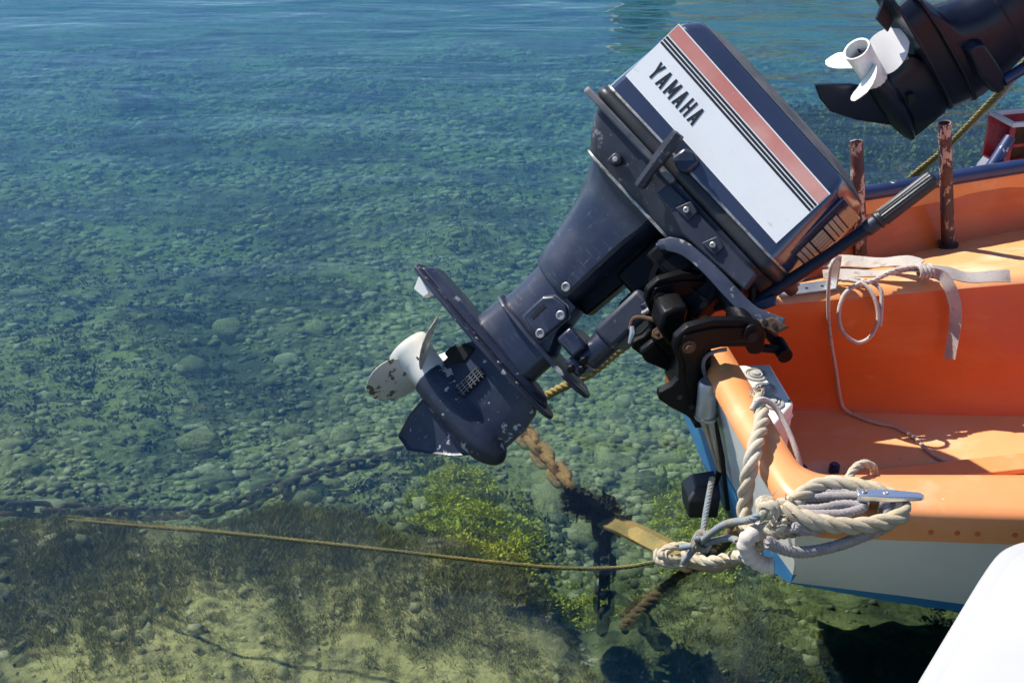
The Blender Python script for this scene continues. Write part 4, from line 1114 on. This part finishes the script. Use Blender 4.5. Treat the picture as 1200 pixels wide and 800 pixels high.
# ------------------------------------------------------------------ ropes on the boat's corner
def wr(P_): return [MB @ Vector(p) for p in P_]
mr = tag(empty("mooring_rope", T3(0, 0, 0)), "thick beige laid rope looped round the aluminium cleat", "rope")
main = [(.029, -.283, .455), (.024, -.300, .457), (.008, -.352, .454), (-.020, -.405, .452), (-.040, -.440, .440), (-.050, -.455, .40), (-.052, -.460, .36), (-.058, -.490, .335), (-.062, -.535, .355), (-.055, -.575, .40), (-.03, -.588, .446),
        (.039, -.550, .452), (.10, -.566, .454), (.142, -.598, .452), (.152, -.630, .446), (.125, -.645, .440), (.051, -.648, .440), (-.010, -.630, .448), (-.045, -.600, .452)]
mesh("main_strand", *rope(wr(main), .0145), M_rope, mr, smooth=60)
def tangle(c, r, n, rad, seed, mat, parent, name="knot"):
    rnd = random.Random(seed); pts_ = []
    for i in range(n):
        th_, ph = rnd.uniform(0, 6.28), rnd.uniform(-1.2, 1.2)
        pts_.append(MB @ (Vector(c) + Vector((r[0]*math.cos(th_)*math.cos(ph), r[1]*math.sin(th_)*math.cos(ph), r[2]*math.sin(ph)))))
    return mesh(name, *rope(pts_, rad, sides=6, smooth_n=8), mat, parent, smooth=60)
tangle((-.052, -.590, .432), (.028, .030, .034), 13, .0115, 3, M_rope, mr)
tangle((-.040, -.600, .420), (.034, .022, .030), 10, .0095, 8, M_rope, mr)
tangle((-.064, -.545, .352), (.018, .022, .02), 8, .009, 5, M_rope, mr)
# frayed top end
fr_ = []
for k in range(26):
    a = random.uniform(0, 6.28); q = random.random()*.010
    p0 = Vector((.029+q*math.cos(a), -.283, .457+q*math.sin(a)))
    fr_.append(tube([MB @ p0, MB @ (p0+Vector((random.uniform(-.006, .008), .012, random.uniform(.0, .006)))), MB @ (p0+Vector((random.uniform(-.012, .016), .022, random.uniform(-.004, .010))))], [.0018, .0015, .0006], 5))
mesh("frayed_end", *join(*fr_), M_rope, mr)
whisk = []
for k in range(40):
    p0 = Vector((-.05+random.uniform(-.03, .03), -.60+random.uniform(-.03, .03), .45+random.uniform(-.02, .012)))
    d_ = Vector((random.uniform(-1, 1), random.uniform(-1.2, .4), random.uniform(-.4, 1))).normalized()*random.uniform(.008, .02)
    whisk.append(tube([MB @ p0, MB @ (p0+d_*.6+Vector((0, 0, .003))), MB @ (p0+d_)], [.0011, .0009, .0004], 4))
mesh("loose_fibres", *join(*whisk), M_rope, mr)

gr = tag(empty("grey_rope", T3(0, 0, 0)), "grey braided rope wound under the beige rope at the cleat", "rope")
for k, P_ in enumerate([
    [(-.085, -.640, .425), (-.05, -.648, .405), (.0, -.652, .402), (.06, -.648, .412), (.115, -.638, .432), (.128, -.612, .449), (.105, -.592, .450), (.04, -.575, .446), (-.03, -.578, .444)],
    [(-.080, -.630, .408), (-.03, -.640, .390), (.03, -.640, .392), (.085, -.640, .408), (.130, -.640, .430), (.140, -.612, .446), (.10, -.580, .446), (.03, -.562, .444), (-.03, -.570, .442)],
    [(-.03, -.600, .447), (.02, -.605, .447), (.06, -.600, .446), (.09, -.612, .446), (.05, -.622, .445), (-.01, -.615, .446)]]):
    mesh("rope_turn", *rope(wr(P_), .0098, strands=4, pitch=.03, sides=6), M_ropegrey, gr, smooth=60)
tangle((-.005, -.622, .436), (.05, .016, .012), 10, .0085, 21, M_ropegrey, gr, "loose_turns")

hw = tag(empty("hawser", T3(0, 0, 0)), "stiff off white hawser end bent round the boat's corner", "rope")
hp = resample(catmull(wr([(-.060, -.585, .400), (-.090, -.598, .405), (-.104, -.602, .390), (-.094, -.608, .366), (-.074, -.613, .350), (-.058, -.617, .348)]), 8), .0032)
rad_ = [.0140 + (.0014 if (i//2) % 2 else -.0008) for i in range(len(hp))]
mesh("hawser_body", *tube(hp, rad_, 16), M_haw, hw, smooth=80)
e0, e1 = hp[-1], hp[-2]
mesh("hollow_end", *tube([e0+(e0-e1).normalized()*.0012, e0+(e0-e1).normalized()*.0016], [.010, .010], 14), M_gap, hw)

bl = tag(empty("mooring_line", T3(0, 0, 0)), "thin blue grey line knotted below the boat's corner and trailing left into the water", "rope")
c1 = MB @ Vector((-.095, -.585, .425))
kn = Vector((.370, 2.02, .135))
linep = [c1+Vector((.03, .01, .01)), c1, c1.lerp(kn, .5)+Vector((0, 0, .015)), kn, Vector((.352, 2.105, .02)), Vector((.30, 2.125, .004)), Vector((.211, 2.115, -.004)), Vector((.05, 2.125, -.008)), Vector((-.324, 2.195, -.012)), Vector((-.60, 2.25, -.018)), Vector((-.80, 2.30, -.035)), Vector((-1.0, 2.36, -.06))]
mesh("upper_line", *rope(linep[:5], .0075, strands=4, pitch=.03, sides=6), M_blueline, bl, smooth=60)
mesh("slimy_line", *rope(linep[4:], .0047, strands=3, pitch=.035, sides=6), M_slimegreen, bl, smooth=60)
mesh("second_line", *rope([c1+Vector((-.01, .02, -.06)), c1.lerp(kn, .5)+Vector((.015, .02, -.03)), kn+Vector((.006, .01, -.012)), kn+Vector((-.03, .06, -.06))], .0075, strands=4, pitch=.03, sides=6), M_blueline, bl, smooth=60)
mesh("tail", *rope([kn, kn+Vector((.012, .05, .03)), kn+Vector((.03, .11, .075))], .0068, strands=4, pitch=.03, sides=6), M_blueline, bl, smooth=60)
kp = [kn + Vector((.016*math.cos(a*1.9), .013*math.sin(a*2.3), .015*math.sin(a*1.4+1))) for a in [i*.9 for i in range(12)]]
mesh("knot", *rope(kp, .007, strands=4, pitch=.03, sides=6), M_blueline, bl, smooth=60)

bh = tag(empty("beige_lashing", T3(0, 0, 0)), "knotted beige rope lashing floating beside the blue grey line", "rope")
q0 = Vector((.352, 2.12, .025))
kp = [q0 + Vector((.035*math.cos(a*1.7)-.01*i_*.2, .018*math.sin(a*2.1), .014*math.sin(a*1.3))) for i_, a in enumerate([i*.8 for i in range(13)])]
mesh("lashing_knot", *rope(kp, .0085, sides=6), M_rope, bh, smooth=60)
mesh("lashing_tail", *rope([q0, q0+Vector((.045, -.04, .015)), q0+Vector((.09, -.10, .075)), c1+Vector((.02, .05, -.12))], .012, sides=6), M_rope, bh, smooth=60)
mesh("wooden_toggle", *tube([q0+Vector((.0, .0, -.02)), q0+Vector((.06, -.02, -.012)), q0+Vector((.12, -.03, .012))], [.009, .015, .008], 12), mk("pale_driftwood", (0.42, 0.30, 0.18), 0.8, var=(20, (0.3, 0.2, 0.1), .4, .7)), bh, smooth=60)

sb = tag(empty("yellow_strap", T3(0, 0, 0)), "slimy yellow brown strap awash between the dark chain and the lashing", "strap")
pth = catmull([(.345, 2.13, .012), (.30, 2.19, .0), (.25, 2.245, -.006), (.205, 2.31, -.03)], 6)
mesh("strap_band", *ribbon(pth, .021, .004, up=(0.2, -.3, 1)), M_slimerope, sb, bevel=.001)
mesh("strap_band", *ribbon([p+Vector((.03, .018, -.01)) for p in pth], .013, .004, up=(-.3, .4, 1)), M_slimerope, sb, bevel=.001)

rp = tag(empty("overgrown_rope", T3(0, 0, 0)), "brown overgrown rope slanting under water below the boat's corner", "rope")
mesh("rope_body", *rope([(.235, 2.12, -.17), (.30, 2.165, -.13), (.37, 2.21, -.10), (.44, 2.245, -.065), (.462, 2.225, -.01), (.458, 2.15, .06), (.44, 2.05, .15)], .0155, pitch=.05), M_brownrope, rp, smooth=60)
r3 = tag(empty("yellow_rope", T3(0, 0, 0)), "yellow slimy rope passing behind the motor's leg", "rope")
mesh("rope_body", *rope([(-.02, 2.83, -.09), (.09, 2.78, .02), (.189, 2.745, .10), (.26, 2.80, .13), (.34, 2.85, .17)], .012, pitch=.05), M_slimerope, r3, smooth=60)

# chains
def link_geo(L, Wd, r, n=18, m=7):
    pts_ = []
    for k in range(n):
        a = 2*math.pi*k/n
        x = Wd*math.cos(a); y = Wd*math.sin(a) + (L-Wd)*(1 if math.sin(a) >= 0 else -1)
        pts_.append(Vector((y, x, 0)))
    rings_ = []
    for k in range(n):
        t_ = (pts_[(k+1) % n]-pts_[k-1]).normalized(); nn1 = Vector((0, 0, 1)); bb = t_.cross(nn1)
        rings_.append([pts_[k] + (nn1*math.cos(2*math.pi*j/m) + bb*math.sin(2*math.pi*j/m))*r*(1+.12*noise.noise(pts_[k]*40+Vector((j, 0, 0)))) for j in range(m)])
    rings_.append(rings_[0])
    return loft(rings_, True, False)
def chain(name, label, P_, L, Wd, r, mat, jit=.2):
    root = tag(empty(name, T3(*P_[0])), label, "chain")
    v_, f_ = link_geo(L, Wd, r)
    me = bpy.data.meshes.new("link"); me.from_pydata(v_, [], f_); me.materials.append(mat)
    me.polygons.foreach_set("use_smooth", [True]*len(me.polygons))
    pp_ = resample(catmull(P_, 10), 2*(L-r)*.93)
    for i in range(len(pp_)-1):
        a, b = pp_[i], pp_[i+1]
        d_ = (b-a).normalized()
        o_ = link_mesh("link", me, root)
        qn = d_.to_track_quat('X', 'Z')
        mat4 = T3(*((a+b)/2 - P_[0])) @ qn.to_matrix().to_4x4() @ RX(R_(90*(i % 2)) + random.uniform(-jit, jit) + .5)
        o_.matrix_local = mat4
    return root
V3 = lambda L_: [Vector(p) for p in L_]
chain("yellow_chain", "yellow crusted chain running down from the motor's nose into the water", V3([(-.02, 2.86, -.12), (.02, 2.80, -.10), (.085, 2.66, -.10), (.143, 2.535, -.10)]), .034, .018, .0105, M_chainrust)
chain("dark_chain", "black weedy chain hanging straight down beside the strap", V3([(.165, 2.49, -.10), (.20, 2.42, -.08), (.212, 2.37, -.12), (.214, 2.36, -.22), (.214, 2.34, -.36)]), .032, .019, .0085, M_chainshade)
lp = []
for x, y in ((-1.75, 2.94), (-1.45, 2.96), (-1.10, 3.03), (-.86, 3.10), (-.62, 3.17), (-.31, 3.29), (-.10, 3.38)):
    lp.append(Vector((x, y, bed(x, y)+.06)))
chain("rusty_chain", "long rusty chain lying on the seabed towards the left", lp, .034, .018, .0085, M_chainbrown, .5)
wl = []
for k in range(7):
    c_ = Vector((.15, 2.50, -.09)).lerp(Vector((.225, 2.40, -.07)), k/6)
    wl.append((c_.x, c_.y, c_.z-.02, 1.0))
tv, tf = lumps([(a_+random.uniform(-.03, .03), b_+random.uniform(-.02, .02), c_+random.uniform(-.02, .015), random.uniform(.012, .028)) for a_, b_, c_, d_ in wl*5], 70, .011)
tag(tri_object("shadow_clump", tv, tf, M_weed), "black weed clump caught where chain and strap meet", "seaweed")  # dark fronds stand in for the motor's shadow on chain and rope

# ------------------------------------------------------------------ cords and webbing inside the boat
cd = tag(empty("thin_cord", T3(0, 0, 0)), "thin speckled cord hanging down the orange bench front and across the floor", "cord")
mesh("cord_line", *tube(resample(catmull(wr([(.432, .285, .433), (.418, .275, .440), (.402, .262, .42), (.400, .250, .36), (.406, .242, .30), (.418, .236, .24), (.436, .228, .17), (.450, .222, .11), (.462, .216, .07), (.478, .205, .0565), (.498, .179, .055), (.53, .150, .055), (.562, .131, .055), (.585, .08, .055), (.593, .02, .055), (.615, -.02, .055), (.665, -.035, .055)]), 8), .006), .0046, 8), M_cord, cd, smooth=60)
def wr(P_): return [MB @ (Vector(p)+Vector((-.012, -.028, .014-.22*max(0, p[1]-.335)))) for p in P_]
lc = tag(empty("looped_cord", T3(0, 0, 0)), "pale cord tied in a loop hanging over the bench edge", "cord")
mesh("cord_loop", *tube(resample(catmull(wr([(.455, .345, .346), (.485, .335, .350), (.515, .318, .352), (.485, .300, .349), (.453, .282, .338), (.437, .262, .302), (.446, .246, .262), (.480, .234, .236), (.514, .238, .248), (.531, .250, .285), (.527, .272, .325), (.512, .300, .349), (.488, .325, .350), (.47, .338, .347)]), 8), .005), .0050, 8), M_cord, lc, smooth=60)
mesh("cord_tail", *tube(resample(catmull(wr([(.53, .305, .352), (.545, .285, .340), (.542, .262, .30), (.536, .245, .268)]), 8), .005), .0050, 8), M_cord, lc, smooth=60)
mesh("cord_tie", *rope(wr([(.512, .306, .352), (.535, .302, .358), (.56, .312, .364), (.60, .32, .372), (.64, .318, .376), (.66, .31, .372)]), .0065, sides=6), M_cord, lc, smooth=60)
ws = tag(empty("webbing_strap", T3(0, 0, 0)), "dirty white webbing strap knotted on the bench with one end hanging", "strap")
def band(P_, w_, up_, tw=None):
    pp_ = [p_ + Vector((.001*math.sin(i_*.33), .002*math.sin(i_*.27+1), .0018*math.sin(i_*.31))) for i_, p_ in enumerate(catmull(wr(P_), 7))]
    t_ = [(tw or 0)*i/len(pp_) + .16*math.sin(i*.22+1) for i in range(len(pp_))]
    return ribbon(pp_, w_, .0016, up=up_, twist=t_)
mesh("strap_band", *band([(.50, .505, .346), (.545, .472, .352), (.60, .430, .358), (.635, .375, .372), (.655, .325, .372)], .018, (0, -.3, 1), .5), M_strap, ws)
mesh("strap_band", *band([(.45, .395, .346), (.51, .372, .350), (.57, .345, .356), (.62, .328, .366), (.655, .316, .368)], .013, (0, -.4, 1), -.4), M_strap, ws)
mesh("strap_end", *band([(.675, .305, .366), (.715, .300, .362), (.76, .293, .354), (.81, .286, .351), (.865, .280, .350)], .0155, (0, -.55, 1), .15), M_strap, ws)
mesh("strap_tail", *band([(.672, .300, .366), (.693, .284, .362), (.710, .264, .340), (.720, .246, .295), (.718, .228, .24), (.710, .212, .185)], .0135, (0, -1, .2), .6), M_strap, ws)
kx = []
for i in range(60):
    a = i*.42; kx.append((.645+.038*i/59, .312+.015*math.cos(a), .366+.013*math.sin(a)))
mesh("strap_knot", *tube(wr(kx), .0052, 8), M_strap, ws, smooth=60)
def wr(P_): return [MB @ Vector(p) for p in P_]
sc1 = tag(empty("speckled_cord", T3(0, 0, 0)), "speckled cord dropping from the junction box over the transom rim into the boat", "cord")
mesh("cord_line", *tube(resample(catmull(wr([(-.002, -.325, .462), (.012, -.315, .474), (.032, -.308, .468), (.052, -.318, .45), (.066, -.35, .42), (.074, -.385, .385), (.082, -.41, .33), (.09, -.41, .25)]), 8), .005), .0052, 8), M_cord, sc1, smooth=60)
sc2 = tag(empty("short_rope", T3(0, 0, 0)), "short beige rope end lying over the near gunwale's inner edge", "rope")
mesh("rope_end", *rope(wr([(.075, -.560, .442), (.095, -.535, .445), (.118, -.512, .450), (.140, -.500, .449), (.160, -.496, .436), (.172, -.485, .41)]), .0075, sides=6), M_rope, sc2, smooth=60)
